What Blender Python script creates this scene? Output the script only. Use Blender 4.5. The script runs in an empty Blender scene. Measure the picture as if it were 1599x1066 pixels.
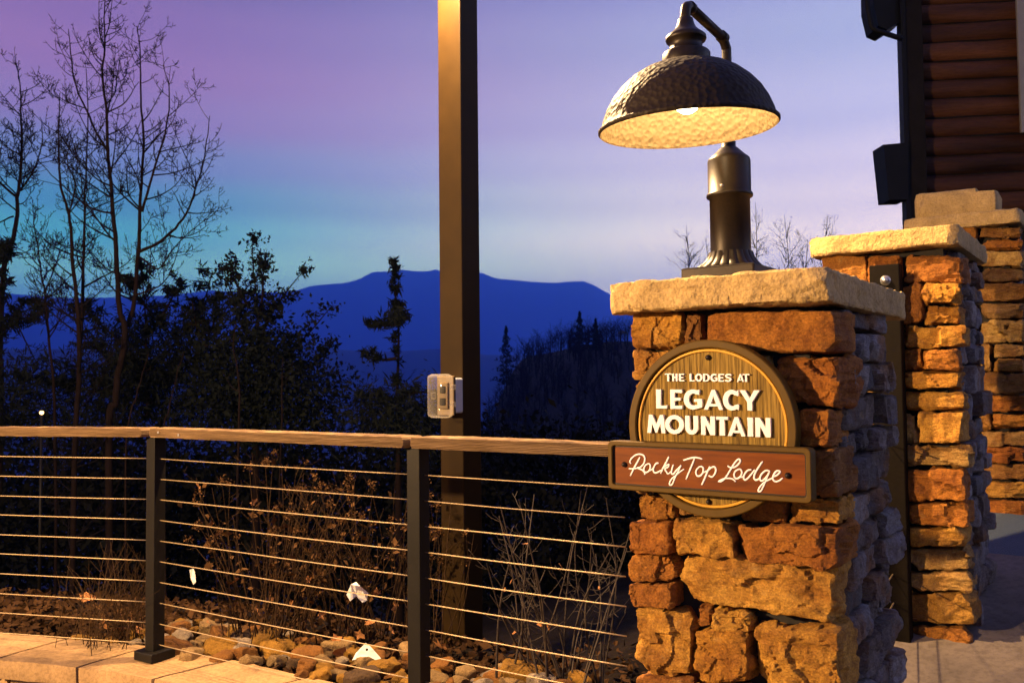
import bpy, math, random
import numpy as np
from math import sin, cos, atan, radians, pi, sqrt
from mathutils import Vector, Matrix

# ------------------------------------------------------------------ camera
SC = bpy.context.scene
FPX, EYE = 1360.0, 1.26                       # focal length in photo pixels, eye height over the kerb top
PITCH, ROLL = atan(57 / FPX), radians(0.6)
cf = np.array([0, cos(PITCH), sin(PITCH)])
_u0 = np.array([0, -sin(PITCH), cos(PITCH)]); _r0 = np.array([1.0, 0, 0])
cr = _r0 * cos(ROLL) - _u0 * sin(ROLL)
cu = _u0 * cos(ROLL) + _r0 * sin(ROLL)
CO = np.array([0, 0, EYE])
cam = bpy.data.cameras.new('camera')
cam.sensor_width = 36.0
cam.lens = 36.0 * FPX / 1599.0
cam.clip_start = 0.05; cam.clip_end = 60000
cam.dof.use_dof = True; cam.dof.focus_distance = 2.75; cam.dof.aperture_fstop = 9.0
camo = bpy.data.objects.new('camera', cam); SC.collection.objects.link(camo)
M = Matrix.Identity(4)
for i in range(3):
    M[i][0] = cr[i]; M[i][1] = cu[i]; M[i][2] = -cf[i]; M[i][3] = CO[i]
camo.matrix_world = M
SC.camera = camo

# ------------------------------------------------------------------ sky, sun, exposure
world = bpy.data.worlds.new('World'); SC.world = world; world.use_nodes = True
wt = world.node_tree; wt.nodes.clear()
def wn(t, **k):
    n = wt.nodes.new(t)
    for a, b in k.items(): setattr(n, a, b)
    return n
SUN_AZ = radians(75); SUN_EL = radians(-3)
tc = wn('ShaderNodeTexCoord'); sep = wn('ShaderNodeSeparateXYZ'); wt.links.new(tc.outputs['Generated'], sep.inputs[0])
cloud = wn('ShaderNodeTexNoise'); cloud.inputs['Scale'].default_value = 2.2; cloud.inputs['Detail'].default_value = 2
wt.links.new(tc.outputs['Generated'], cloud.inputs['Vector'])
def wmath(op, a, b=None, c=None, clamp=False):
    n = wn('ShaderNodeMath', operation=op); n.use_clamp = clamp
    for i, v in enumerate((a, b, c)):
        if v is None: continue
        if isinstance(v, (int, float)): n.inputs[i].default_value = v
        else: wt.links.new(v, n.inputs[i])
    return n.outputs[0]
elev = wmath('ADD', sep.outputs['Z'], wmath('MULTIPLY', wmath('SUBTRACT', cloud.outputs['Fac'], 0.5), 0.05))
def ramp(stops):
    n = wn('ShaderNodeValToRGB'); e = n.color_ramp.elements
    n.color_ramp.interpolation = 'EASE'
    while len(e) < len(stops): e.new(0.5)
    for el, (p, c) in zip(e, stops): el.position = p; el.color = (*c, 1)
    wt.links.new(elev, n.inputs[0]); return n.outputs[0]
HAZE_D, HAZE_C, HAZE_G = 1.7e-4, (.09, .25, 1.0), 0.5
HAZE_L = (.022, .060, .405)                     # air light of the haze seen from here
def thru(stops):
    """sky colours as they are above the haze, from their look through it (sRGB) at each sine of elevation"""
    out = []
    for e, c in stops:
        lin = [((v / 255 + .055) / 1.055) ** 2.4 for v in c]
        path = min(1720 / max(e, .02), 15100); T = math.exp(-HAZE_D * path)
        out.append((e, tuple(max((l - (1 - T) * h) / T, .01) for l, h in zip(lin, HAZE_L))))
    return out
left = ramp(thru([(.03, (105, 150, 185)), (.11, (98, 152, 186)), (.153, (76, 148, 188)), (.19, (74, 132, 184)), (.23, (104, 124, 186)), (.275, (134, 117, 182)), (.32, (142, 113, 178)), (.37, (134, 108, 174)), (.41, (120, 102, 166)), (.70, (108, 100, 172)), (1.0, (104, 102, 174))]))
right = ramp(thru([(.03, (214, 196, 210)), (.14, (216, 198, 214)), (.19, (212, 198, 218)), (.23, (204, 194, 221)), (.28, (186, 184, 219)), (.36, (166, 173, 212)), (.41, (152, 158, 208)), (.70, (128, 132, 196)), (1.0, (112, 114, 182))]))
az = wn('ShaderNodeMapRange'); az.interpolation_type = 'SMOOTHSTEP'
az.inputs['From Min'].default_value = -0.46; az.inputs['From Max'].default_value = 0.46
wt.links.new(sep.outputs['X'], az.inputs['Value'])
mix = wn('ShaderNodeMix', data_type='RGBA'); wt.links.new(az.outputs[0], mix.inputs['Factor'])
wt.links.new(left, mix.inputs['A']); wt.links.new(right, mix.inputs['B'])
nish = wn('ShaderNodeTexSky', sky_type='NISHITA'); nish.sun_disc = False
nish.sun_elevation = SUN_EL; nish.sun_rotation = SUN_AZ
bg1 = wn('ShaderNodeBackground'); bg1.inputs[1].default_value = 1.0; wt.links.new(mix.outputs['Result'], bg1.inputs[0])
bg2 = wn('ShaderNodeBackground'); bg2.inputs[1].default_value = 0.05; wt.links.new(nish.outputs[0], bg2.inputs[0])
add = wn('ShaderNodeAddShader'); wt.links.new(bg1.outputs[0], add.inputs[0]); wt.links.new(bg2.outputs[0], add.inputs[1])
wo = wn('ShaderNodeOutputWorld'); wt.links.new(add.outputs[0], wo.inputs['Surface'])

sun = bpy.data.lights.new('sun', 'SUN'); sun.energy = 0.5; sun.angle = radians(25); sun.color = (0.55, 0.68, 1.0)
suno = bpy.data.objects.new('sun', sun); SC.collection.objects.link(suno)
suno.rotation_euler = Vector((-sin(SUN_AZ) , -cos(SUN_AZ) * 0.4, -0.22)).to_track_quat('-Z', 'Y').to_euler()
SC.view_settings.view_transform = 'Standard'; SC.view_settings.look = 'None'
SC.view_settings.exposure = 0.0; SC.view_settings.gamma = 1.0
SC.cycles.use_denoising = True
SC.cycles.max_bounces = 8; SC.cycles.volume_bounces = 3
SC.cycles.sample_clamp_indirect = 4.0
LAMP_COL = (1.0, 0.64, 0.30)
KEY_W, POLE_W, BULB_E = 3200.0, 1700.0, 32.0

# ------------------------------------------------------------------ pixel helpers and frames
def ray(x, y): return cf + (x - 799.5) / FPX * cr - (y - 533) / FPX * cu
def onplane(x, y, p0, n):
    d = ray(x, y); return CO + d * (((np.array(p0) - CO) @ n) / (d @ n))
def onz(x, y, z): return onplane(x, y, (0, 0, z), np.array([0, 0, 1.0]))
def atY(x, y, Y): return onplane(x, y, (0, Y, 0), np.array([0, 1.0, 0]))
TH = radians(35.6)
UU = np.array([sin(TH), cos(TH), 0]); VV = np.array([-cos(TH), sin(TH), 0]); ZZ = np.array([0, 0, 1.0])
C1 = np.array([0.836, 2.351, 0]); C2 = np.array([2.056, 4.013, 0]); C3 = np.array([3.162, 5.387, 0])
def loc(C, a, s, z): return C + VV * a + UU * s + ZZ * z      # a: to the left along the front, s: into the depth

# ------------------------------------------------------------------ noise
def _hash(i, j, k, seed):
    h = (i.astype(np.int64) * 374761393 + j.astype(np.int64) * 668265263 + k.astype(np.int64) * 1274126177 + seed * 974711) & 0xffffffff
    h = ((h ^ (h >> 13)) * 1103515245) & 0xffffffff
    h = ((h ^ (h >> 16)) * 2246822519) & 0xffffffff
    return (h ^ (h >> 15)) / 4294967295.0
def vnoise(p, seed=0):
    i = np.floor(p); f = p - i; f = f * f * (3 - 2 * f); i = i.astype(np.int64)
    r = 0
    for dx in (0, 1):
        for dy in (0, 1):
            for dz in (0, 1):
                w = (f[:, 0] if dx else 1 - f[:, 0]) * (f[:, 1] if dy else 1 - f[:, 1]) * (f[:, 2] if dz else 1 - f[:, 2])
                r = r + w * _hash(i[:, 0] + dx, i[:, 1] + dy, i[:, 2] + dz, seed)
    return r * 2 - 1
def fbm(p, octs=4, seed=0, gain=0.5):
    r = 0; a = 1.0; q = np.array(p, float)
    for o in range(octs):
        r = r + a * vnoise(q, seed + o); q = q * 2.03 + 11.7; a *= gain
    return r

def facets(p, seed=0, slope=.9):
    """broken-rock relief: every point takes the tilted plane of its nearest scattered seed"""
    i = np.floor(p).astype(np.int64); best = np.full(len(p), 1e9); bi = i.copy(); bq = p.copy()
    for dx in (-1, 0, 1):
        for dy in (-1, 0, 1):
            for dz in (-1, 0, 1):
                a, b, c = i[:, 0] + dx, i[:, 1] + dy, i[:, 2] + dz
                h = (_hash(a, b, c, seed) * 4294967295).astype(np.int64)
                q = np.stack([a + (h & 1023) / 1024, b + ((h >> 10) & 1023) / 1024, c + ((h >> 20) & 1023) / 1024], 1)
                d = ((p - q) ** 2).sum(1); m = d < best
                best[m] = d[m]; bq[m] = q[m]; bi[m, 0] = a[m]; bi[m, 1] = b[m]; bi[m, 2] = c[m]
    h = [_hash(bi[:, 0], bi[:, 1], bi[:, 2], seed + k_) * 2 - 1 for k_ in (3, 4, 5, 6)]
    return h[3] + slope * ((p - bq) * np.stack(h[:3], 1)).sum(1)

# ------------------------------------------------------------------ mesh helpers
COL = SC.collection
def np_mesh(name, verts, faces, smooth=True):
    me = bpy.data.meshes.new(name)
    verts = np.asarray(verts, float)
    if isinstance(faces, np.ndarray):
        n = faces.shape[1]; nf = len(faces)
        me.vertices.add(len(verts)); me.vertices.foreach_set('co', verts.ravel())
        me.loops.add(nf * n); me.loops.foreach_set('vertex_index', faces.ravel().astype(np.int32))
        me.polygons.add(nf); me.polygons.foreach_set('loop_start', np.arange(0, nf * n, n, dtype=np.int32))
        me.update(calc_edges=True); me.validate()
    else:
        me.from_pydata(verts.tolist(), [], faces); me.update()
    if smooth: me.polygons.foreach_set('use_smooth', np.ones(len(me.polygons), bool))
    return me
def link(name, me, mat, parent=None, loc=None, rot=None):
    o = bpy.data.objects.new(name, me); COL.objects.link(o)
    if mat is not None and me is not None and not me.materials: me.materials.append(mat)
    if parent is not None: o.parent = parent
    if loc is not None: o.location = tuple(loc)
    if rot is not None: o.rotation_euler = rot
    return o
def empty(name, at=(0, 0, 0)):
    o = bpy.data.objects.new(name, None); o.empty_display_size = 0.1; COL.objects.link(o); o.location = tuple(at); return o
def tag(o, label=None, cat=None, group=None, kind=None):
    if label: o['label'] = label
    if cat: o['category'] = cat
    if group: o['group'] = group
    if kind: o['kind'] = kind
    return o
def box_mesh(name, c8, bevel=0.0):
    """c8: 8 points (bottom 4 ccw, top 4 ccw)"""
    f = [(3, 2, 1, 0), (4, 5, 6, 7), (0, 1, 5, 4), (1, 2, 6, 5), (2, 3, 7, 6), (3, 0, 4, 7)]
    me = bpy.data.meshes.new(name); me.from_pydata([tuple(p) for p in c8], [], f); me.update()
    if bevel > 0:
        import bmesh
        bm = bmesh.new(); bm.from_mesh(me)
        bmesh.ops.recalc_face_normals(bm, faces=bm.faces)
        bmesh.ops.bevel(bm, geom=bm.edges[:], offset=bevel, segments=2, profile=0.5, affect='EDGES')
        bm.to_mesh(me); bm.free()
    return me
def obox(name, c, ax, ay, az, hx, hy, hz, bevel=0.0):
    c, ax, ay, az = (np.array(t, float) for t in (c, ax, ay, az))
    pts = [c + ax * sx * hx + ay * sy * hy + az * sz * hz for sz in (-1, 1) for sx, sy in ((-1, -1), (1, -1), (1, 1), (-1, 1))]
    return box_mesh(name, pts, bevel)
def frame_from(t):
    t = t / (np.linalg.norm(t) + 1e-12)
    h = np.array([0, 0, 1.0]) if abs(t[2]) < 0.9 else np.array([1.0, 0, 0])
    a = np.cross(t, h); a /= np.linalg.norm(a); return a, np.cross(t, a)
class Tubes:
    def __init__(s): s.v = []; s.f = []; s.n = 0
    def add(s, pts, rad, n=5, flat=None):
        pts = np.asarray(pts, float); m = len(pts)
        rad = np.broadcast_to(np.asarray(rad, float), (m,))
        tg = np.gradient(pts, axis=0)
        ang = np.arange(n) * 2 * pi / n
        j = np.arange(n); k = (j + 1) % n
        if n < 8 and flat is None:                                 # thin twigs: one fixed reference, all points at once
            h = (0.0, 0.0, 1.0) if abs(pts[-1][2] - pts[0][2]) < .8 * np.sqrt(((pts[-1] - pts[0]) ** 2).sum()) else (1.0, .13, 0.0)
            a = np.stack([tg[:, 1] * h[2] - tg[:, 2] * h[1], tg[:, 2] * h[0] - tg[:, 0] * h[2], tg[:, 0] * h[1] - tg[:, 1] * h[0]], 1)
            a /= np.sqrt((a * a).sum(1))[:, None] + 1e-12
            t = tg / (np.sqrt((tg * tg).sum(1))[:, None] + 1e-12)
            b = np.stack([t[:, 1] * a[:, 2] - t[:, 2] * a[:, 1], t[:, 2] * a[:, 0] - t[:, 0] * a[:, 2], t[:, 0] * a[:, 1] - t[:, 1] * a[:, 0]], 1)
            ring = a[:, None, :] * np.cos(ang)[None, :, None] + b[:, None, :] * np.sin(ang)[None, :, None]
            s.v.append((pts[:, None, :] + ring * rad[:, None, None]).reshape(-1, 3))
            o = s.n + (np.arange(m - 1) * n)[:, None]
            s.f.append(np.stack([o + j, o + k, o + n + k, o + n + j], 2).reshape(-1, 4)); s.n += m * n
            return
        a, b = frame_from(tg[0] if np.linalg.norm(tg[0]) > 0 else pts[-1] - pts[0])
        for i in range(m):
            t = tg[i] / (np.linalg.norm(tg[i]) + 1e-12)
            a = a - t * (a @ t); a /= (np.linalg.norm(a) + 1e-12); b = np.cross(t, a)
            ring = np.outer(np.cos(ang), a) + np.outer(np.sin(ang), b)
            if flat is not None:
                nn, k = flat; ring = ring - np.outer(ring @ nn, nn) * (1 - k)
            s.v.append(pts[i] + ring * rad[i])
        j = np.arange(n); k = (j + 1) % n
        for i in range(m - 1):
            o = s.n + i * n
            s.f.append(np.stack([o + j, o + k, o + n + k, o + n + j], 1))
        s.n += m * n
        for end, o in ((0, s.n - m * n), (1, s.n - n)):            # caps as small fans of quads/tri (degenerate-free)
            s.v.append(pts[0 if end == 0 else -1][None, :])
            c = s.n; s.n += 1
            tri = np.stack([o + k, o + j, np.full(n, c), np.full(n, c)], 1) if end == 0 else np.stack([o + j, o + k, np.full(n, c), np.full(n, c)], 1)
            s.f.append(tri)
    def mesh(s, name, origin=(0, 0, 0)):
        v = np.concatenate(s.v) - np.array(origin); f = np.concatenate(s.f)
        me = bpy.data.meshes.new(name)
        quad = f[:, 2] != f[:, 3]
        q = f[quad]; t = f[~quad][:, :3]
        me.vertices.add(len(v)); me.vertices.foreach_set('co', v.ravel())
        li = np.concatenate([q.ravel(), t.ravel()]).astype(np.int32)
        me.loops.add(len(li)); me.loops.foreach_set('vertex_index', li)
        st = np.concatenate([np.arange(len(q)) * 4, len(q) * 4 + np.arange(len(t)) * 3]).astype(np.int32)
        me.polygons.add(len(st)); me.polygons.foreach_set('loop_start', st)
        me.update(calc_edges=True); me.validate()
        me.polygons.foreach_set('use_smooth', np.ones(len(me.polygons), bool))
        return me
def catmull(P, n=6):
    P = np.asarray(P, float); Q = np.vstack([2 * P[0] - P[1], P, 2 * P[-1] - P[-2]]); out = []
    for i in range(1, len(Q) - 2):
        for t in np.arange(n) / n:
            a, b, c, d = Q[i - 1], Q[i], Q[i + 1], Q[i + 2]
            out.append(0.5 * (2 * b + (c - a) * t + (2 * a - 5 * b + 4 * c - d) * t * t + (3 * b - a - 3 * c + d) * t ** 3))
    out.append(P[-1]); return np.array(out)
def lathe(name, prof, n=48, smooth=True):
    prof = np.array(prof, float); m = len(prof); ang = np.arange(n) * 2 * pi / n
    v = np.stack([np.outer(prof[:, 0], np.cos(ang)), np.outer(prof[:, 0], np.sin(ang)), np.repeat(prof[:, 1][:, None], n, 1)], 2).reshape(-1, 3)
    i, j = np.meshgrid(np.arange(m - 1), np.arange(n), indexing='ij'); k = (j + 1) % n
    f = np.stack([i * n + j, i * n + k, (i + 1) * n + k, (i + 1) * n + j], 2).reshape(-1, 4)
    return np_mesh(name, v, f, smooth)
_bg = {}
def box_grid(nx, ny, nz):
    if (nx, ny, nz) in _bg: return _bg[(nx, ny, nz)]
    idx = {}; V = []; F = []
    def vid(i, j, k):
        t = (i, j, k)
        if t not in idx: idx[t] = len(V); V.append((2 * i / nx - 1, 2 * j / ny - 1, 2 * k / nz - 1))
        return idx[t]
    for i in range(nx):
        for j in range(ny):
            F.append((vid(i, j, 0), vid(i, j + 1, 0), vid(i + 1, j + 1, 0), vid(i + 1, j, 0)))
            F.append((vid(i, j, nz), vid(i + 1, j, nz), vid(i + 1, j + 1, nz), vid(i, j + 1, nz)))
    for i in range(nx):
        for k in range(nz):
            F.append((vid(i, 0, k), vid(i + 1, 0, k), vid(i + 1, 0, k + 1), vid(i, 0, k + 1)))
            F.append((vid(i, ny, k), vid(i, ny, k + 1), vid(i + 1, ny, k + 1), vid(i + 1, ny, k)))
    for j in range(ny):
        for k in range(nz):
            F.append((vid(0, j, k), vid(0, j, k + 1), vid(0, j + 1, k + 1), vid(0, j + 1, k)))
            F.append((vid(nx, j, k), vid(nx, j + 1, k), vid(nx, j + 1, k + 1), vid(nx, j, k + 1)))
    _bg[(nx, ny, nz)] = (np.array(V), np.array(F)); return _bg[(nx, ny, nz)]
def rock(name, corners, seg, rnd=7.0, amp=0.008, freq=9.0, chips=5, chip=0.12, seed=1, strata=0.0, origin=(0, 0, 0), fac=0.0, ffreq=16.0, big=0.0):
    """rough block: corners = 8 pts ordered [x-,x+][y-,y+][z-,z+] as array (2,2,2,3)"""
    C = np.array(corners, float).reshape(2, 2, 2, 3); rs = np.random.RandomState(seed)
    p, F = box_grid(*seg)
    q = p / ((np.abs(p) ** rnd).sum(1) ** (1 / rnd))[:, None]
    nl = np.sign(q) * np.abs(q) ** (rnd - 1); nl /= np.linalg.norm(nl, axis=1)[:, None]
    w = (q + 1) / 2
    X = np.zeros((len(q), 3))
    for i in (0, 1):
        for j in (0, 1):
            for k in (0, 1):
                X += ((w[:, 0] if i else 1 - w[:, 0]) * (w[:, 1] if j else 1 - w[:, 1]) * (w[:, 2] if k else 1 - w[:, 2]))[:, None] * C[i, j, k]
    ctr = C.reshape(-1, 3).mean(0)
    ax = [(C[1].mean((0, 1)) - C[0].mean((0, 1))), (C[:, 1].mean((0, 1)) - C[:, 0].mean((0, 1))), (C[:, :, 1].mean((0, 1)) - C[:, :, 0].mean((0, 1)))]
    L = [np.linalg.norm(a) for a in ax]; A = [a / l for a, l in zip(ax, L)]
    for c in range(chips):                                        # chisel flat facets off
        d = rs.normal(size=3); d /= np.linalg.norm(d)
        N = sum(A[i] * d[i] for i in range(3))
        h = sum(abs(d[i]) * L[i] / 2 for i in range(3))
        off = h * (1 - rs.uniform(0.25, 1.0) * chip * 2.2)
        dist = (X - ctr) @ N - off
        X -= np.outer(np.maximum(dist, 0), N)
    NW = np.outer(nl[:, 0], A[0]) + np.outer(nl[:, 1], A[1]) + np.outer(nl[:, 2], A[2])
    off = rs.uniform(-50, 50, 3)
    P = (X + off) * freq
    n1 = fbm(P, 5, seed % 97)
    rid = 1 - np.abs(fbm(P * 0.8 + 5, 3, seed % 89))
    D = amp * (0.75 * n1 + 0.7 * (rid - 0.6))
    if strata > 0:
        S = np.stack([P[:, 0] * 0.35, P[:, 1] * 0.35, P[:, 2] * 2.2], 1)
        t = fbm(S, 3, seed % 71); D += strata * (np.round(t * 3) / 3 * 0.7 + 0.3 * t)
    if fac > 0:
        W_ = P / freq * ffreq; W_ = W_ + .35 * np.stack([fbm(W_ * 1.3 + k_ * 7, 2, 50 + k_) for k_ in range(3)], 1)
        D += fac * facets(W_, seed % 83)
        if big > 0:
            W2 = P / freq * 8.5; W2 = W2 + .25 * np.stack([fbm(W2 * 1.6 + k_ * 5, 2, 60 + k_) for k_ in range(3)], 1)
            D += big * facets(W2, seed % 61, 1.3)
    X = X + NW * D[:, None]
    me = np_mesh(name, X - np.array(origin), F)
    me.set_sharp_from_angle(angle=radians(32)); return me

# ------------------------------------------------------------------ materials
def new_mat(name):
    m = bpy.data.materials.new(name); m.use_nodes = True
    nt = m.node_tree; b = nt.nodes['Principled BSDF']; return m, nt, b
def N(nt, t, **k):
    n = nt.nodes.new(t)
    for a, v in k.items():
        if hasattr(n, a): setattr(n, a, v)
    return n
def coords(nt, scale=(1, 1, 1), kind='Object'):
    t = N(nt, 'ShaderNodeTexCoord'); mp = N(nt, 'ShaderNodeMapping'); mp.inputs['Scale'].default_value = scale
    nt.links.new(t.outputs[kind], mp.inputs['Vector']); return mp.outputs[0]
def noise(nt, vec, scale, detail=4, rough=0.55):
    n = N(nt, 'ShaderNodeTexNoise'); n.inputs['Scale'].default_value = scale; n.inputs['Detail'].default_value = detail; n.inputs['Roughness'].default_value = rough
    nt.links.new(vec, n.inputs['Vector']); return n.outputs['Fac']
def cramp(nt, fac, stops, interp='LINEAR'):
    r = N(nt, 'ShaderNodeValToRGB'); e = r.color_ramp.elements; r.color_ramp.interpolation = interp
    while len(e) < len(stops): e.new(0.5)
    for el, (p, c) in zip(e, stops): el.position = p; el.color = (*c, 1)
    nt.links.new(fac, r.inputs[0]); return r.outputs[0]
def mixc(nt, fac, a, b, mode='MIX'):
    n = N(nt, 'ShaderNodeMix', data_type='RGBA', blend_type=mode)
    for s, v in (('Factor', fac), ('A', a), ('B', b)):
        if isinstance(v, (int, float)): n.inputs[s].default_value = v
        elif isinstance(v, tuple): n.inputs[s].default_value = (*v, 1)
        else: nt.links.new(v, n.inputs[s])
    return n.outputs['Result']
def bump(nt, b, h, strength=0.5, dist=0.01, prev=None):
    n = N(nt, 'ShaderNodeBump'); n.inputs['Strength'].default_value = strength; n.inputs['Distance'].default_value = dist
    nt.links.new(h, n.inputs['Height'])
    if prev is not None: nt.links.new(prev, n.inputs['Normal'])
    nt.links.new(n.outputs[0], b.inputs['Normal']); return n.outputs[0]
def simple(name, col, rough=0.5, metal=0.0, var=0.25, scale=8.0, bstr=0.0, bscale=60.0, bdist=0.003, stretch=(1, 1, 1), rand=0.0, spec=0.5):
    m, nt, b = new_mat(name); v = coords(nt, stretch)
    f = noise(nt, v, scale)
    c = cramp(nt, f, [(0.25, tuple(x * (1 - var) for x in col)), (0.75, tuple(min(1, x * (1 + var)) for x in col))])
    if var >= .2: c = mixc(nt, .7, c, cramp(nt, noise(nt, v, scale * 14, 5, .7), [(.36, (.55, .52, .5)), (.56, (1, 1, 1))]), 'MULTIPLY')
    if rand > 0:
        oi = N(nt, 'ShaderNodeObjectInfo'); mr = N(nt, 'ShaderNodeMapRange'); mr.inputs['To Min'].default_value = 1 - rand; mr.inputs['To Max'].default_value = 1 + rand
        nt.links.new(oi.outputs['Random'], mr.inputs['Value'])
        hs = N(nt, 'ShaderNodeHueSaturation'); nt.links.new(c, hs.inputs['Color']); nt.links.new(mr.outputs[0], hs.inputs['Value']); c = hs.outputs[0]
    nt.links.new(c, b.inputs['Base Color']); b.inputs['Roughness'].default_value = rough; b.inputs['Metallic'].default_value = metal
    b.inputs['Specular IOR Level'].default_value = spec
    if bstr > 0: bump(nt, b, noise(nt, v, bscale, 5, 0.6), bstr, bdist)
    return m
def stone_mat(name, stops, grain=1.0):
    m, nt, b = new_mat(name); v = coords(nt)
    oi = N(nt, 'ShaderNodeObjectInfo')
    base = cramp(nt, oi.outputs['Random'], stops)
    big = noise(nt, v, 7, 5, 0.6)
    c = mixc(nt, cramp(nt, big, [(0.35, (0, 0, 0)), (0.65, (1, 1, 1))]), base, mixc(nt, 1.0, base, (0.55, 0.44, 0.34), 'MULTIPLY'))
    rust = noise(nt, v, 3.5, 6, 0.65)
    c = mixc(nt, cramp(nt, rust, [(0.52, (0, 0, 0)), (0.72, (.7, .7, .7))]), c, (.40, .16, .020))
    pale = noise(nt, coords(nt, (1, 1, 1.6)), 9, 6, 0.7)
    c = mixc(nt, cramp(nt, pale, [(0.60, (0, 0, 0)), (0.78, (.6, .6, .6))]), c, (.68, .44, .16))
    fine = noise(nt, v, 160, 4, 0.7)
    c = mixc(nt, 0.75, c, cramp(nt, fine, [(0.32, (.28, .26, .24)), (0.66, (1, 1, 1))]), 'MULTIPLY')
    mot = noise(nt, v, 34, 6, 0.7)
    c = mixc(nt, 0.7, c, cramp(nt, mot, [(0.34, (.50, .42, .34)), (0.56, (1, 1, 1))]), 'MULTIPLY')
    nt.links.new(c, b.inputs['Base Color']); b.inputs['Roughness'].default_value = 0.82; b.inputs['Specular IOR Level'].default_value = 0.3
    n1 = bump(nt, b, noise(nt, coords(nt, (1, 1, 2.0)), 24, 9, 0.70), 0.85 * grain, 0.030)
    n2 = bump(nt, b, noise(nt, coords(nt, (.6, .6, 6.0)), 14, 6, 0.65), 0.6 * grain, 0.016, n1)
    bump(nt, b, noise(nt, v, 220, 4, 0.7), 0.6 * grain, 0.003, n2)
    return m
MAT = {}
MAT['stone'] = stone_mat('ledge stone', [(0.0, (.60, .27, .035)), (.2, (.48, .165, .020)), (.4, (.66, .36, .060)), (.6, (.34, .14, .025)), (.8, (.68, .43, .12)), (1.0, (.40, .22, .065))])
MAT['stone_shaded'] = stone_mat('shaded ledge stone', [(0.0, (.26, .21, .19)), (.2, (.15, .14, .15)), (.4, (.36, .33, .34)), (.6, (.22, .17, .15)), (.8, (.30, .30, .34)), (1.0, (.42, .38, .36))])  # same ledge stone for the right flank, its blue-grey shade put into the colour
MAT['stone_gold'] = stone_mat('golden ledge stone', [(0.0, (.76, .37, .040)), (.5, (.82, .44, .070)), (1.0, (.72, .33, .032))])
MAT['stone_rust'] = stone_mat('rust ledge stone', [(0.0, (.55, .20, .022)), (.5, (.62, .25, .030)), (1.0, (.48, .18, .025))])
MAT['cap'] = simple('limestone cap', (.47, .315, .125), 0.85, 0, .30, 7, .9, 70, .012, spec=0.2)
MAT['mortar'] = simple('dark mortar', (.018, .014, .011), .95, 0, .3, 20, .5, 60)
MAT['kerb'] = simple('tan cast kerb', (.30, .185, .085), .85, 0, .32, 5, .6, 240, .002, rand=.12, spec=0.2)
MAT['paver'] = simple('patio concrete', (.13, .10, .075), .85, 0, .45, 2.2, .5, 120, .004)
MAT['black_metal'] = simple('black powder coat', (.010, .008, .006), .5, .2, .2, 10, .15, 300, .001, spec=0.15)
MAT['bronze'] = simple('bronze paint', (.020, .013, .008), .42, .4, .25, 14, .25, 260, .0012, spec=0.3)
MAT['pole'] = simple('hammered bronze pole', (.019, .0100, .0022), .5, .0, .18, 8, .55, 190, .002, spec=.06)
MAT['cable'] = simple('steel cable', (.34, .24, .13), .45, .4, .1, 60, .4, 700, .001, spec=0.3)
MAT['sign_brown'] = simple('sign brown paint', (.085, .046, .006), .55, 0, .1, 30, .15, 300, .0008, spec=0.15)
MAT['gold'] = simple('gold bead', (.60, .29, .03), .4, .1, .12, 20, spec=0.3)
MAT['letter'] = simple('cream letters', (.86, .80, .76), .55, 0, .04, 30)
MAT['bolt'] = simple('dark bolt', (.02, .012, .008), .5, .5, .2, 40, .3, 300, .001)
MAT['screw'] = simple('zinc screw', (.6, .56, .5), .3, .9, .1, 40)
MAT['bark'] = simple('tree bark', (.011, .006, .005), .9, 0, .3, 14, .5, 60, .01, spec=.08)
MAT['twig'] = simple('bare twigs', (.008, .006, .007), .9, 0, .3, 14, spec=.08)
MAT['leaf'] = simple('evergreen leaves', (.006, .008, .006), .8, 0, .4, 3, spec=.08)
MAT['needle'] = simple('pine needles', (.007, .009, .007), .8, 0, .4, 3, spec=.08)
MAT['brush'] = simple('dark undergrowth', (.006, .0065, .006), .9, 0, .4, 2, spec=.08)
MAT['dry'] = simple('dry stems', (.036, .019, .008), .85, 0, .35, 10, spec=0.1)
MAT['dryhead'] = simple('dry seed heads', (.080, .038, .013), .85, 0, .35, 20, spec=0.1)
MAT['thorn'] = simple('brown canes', (.030, .017, .009), .8, 0, .3, 10)
MAT['deadleaf'] = simple('dead leaf', (.30, .12, .030), .8, 0, .35, 18, .4, 60, .002, rand=.3)
MAT['soil'] = simple('dark soil and litter', (.011, .007, .0045), .95, 0, .45, 5, .9, 30, .03, spec=.08)
MAT['paper'] = simple('white paper', (.78, .74, .66), .6, 0, .05, 20)
MAT['log'] = simple('stained log', (.066, .025, .010), .6, 0, .75, 2.4, .8, 30, .012, (.25, 1, 2.2), rand=.35, spec=0.15)
MAT['trim'] = simple('dark trim board', (.010, .008, .007), .8, 0, .45, 5, .4, 40, .004, spec=0.1)
MAT['eave'] = simple('black eave metal', (.004, .004, .005), .6, 0, .3, 6, spec=.15)
MAT['winframe'] = simple('grey window frame', (.20, .18, .15), .5, 0, .1, 6)
MAT['greybox'] = simple('grey plastic box', (.32, .34, .37), .5, 0, .08, 20)
MAT['roof_dark'] = simple('dark roof', (.02, .02, .022), .8, 0, .2, 6)

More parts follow.
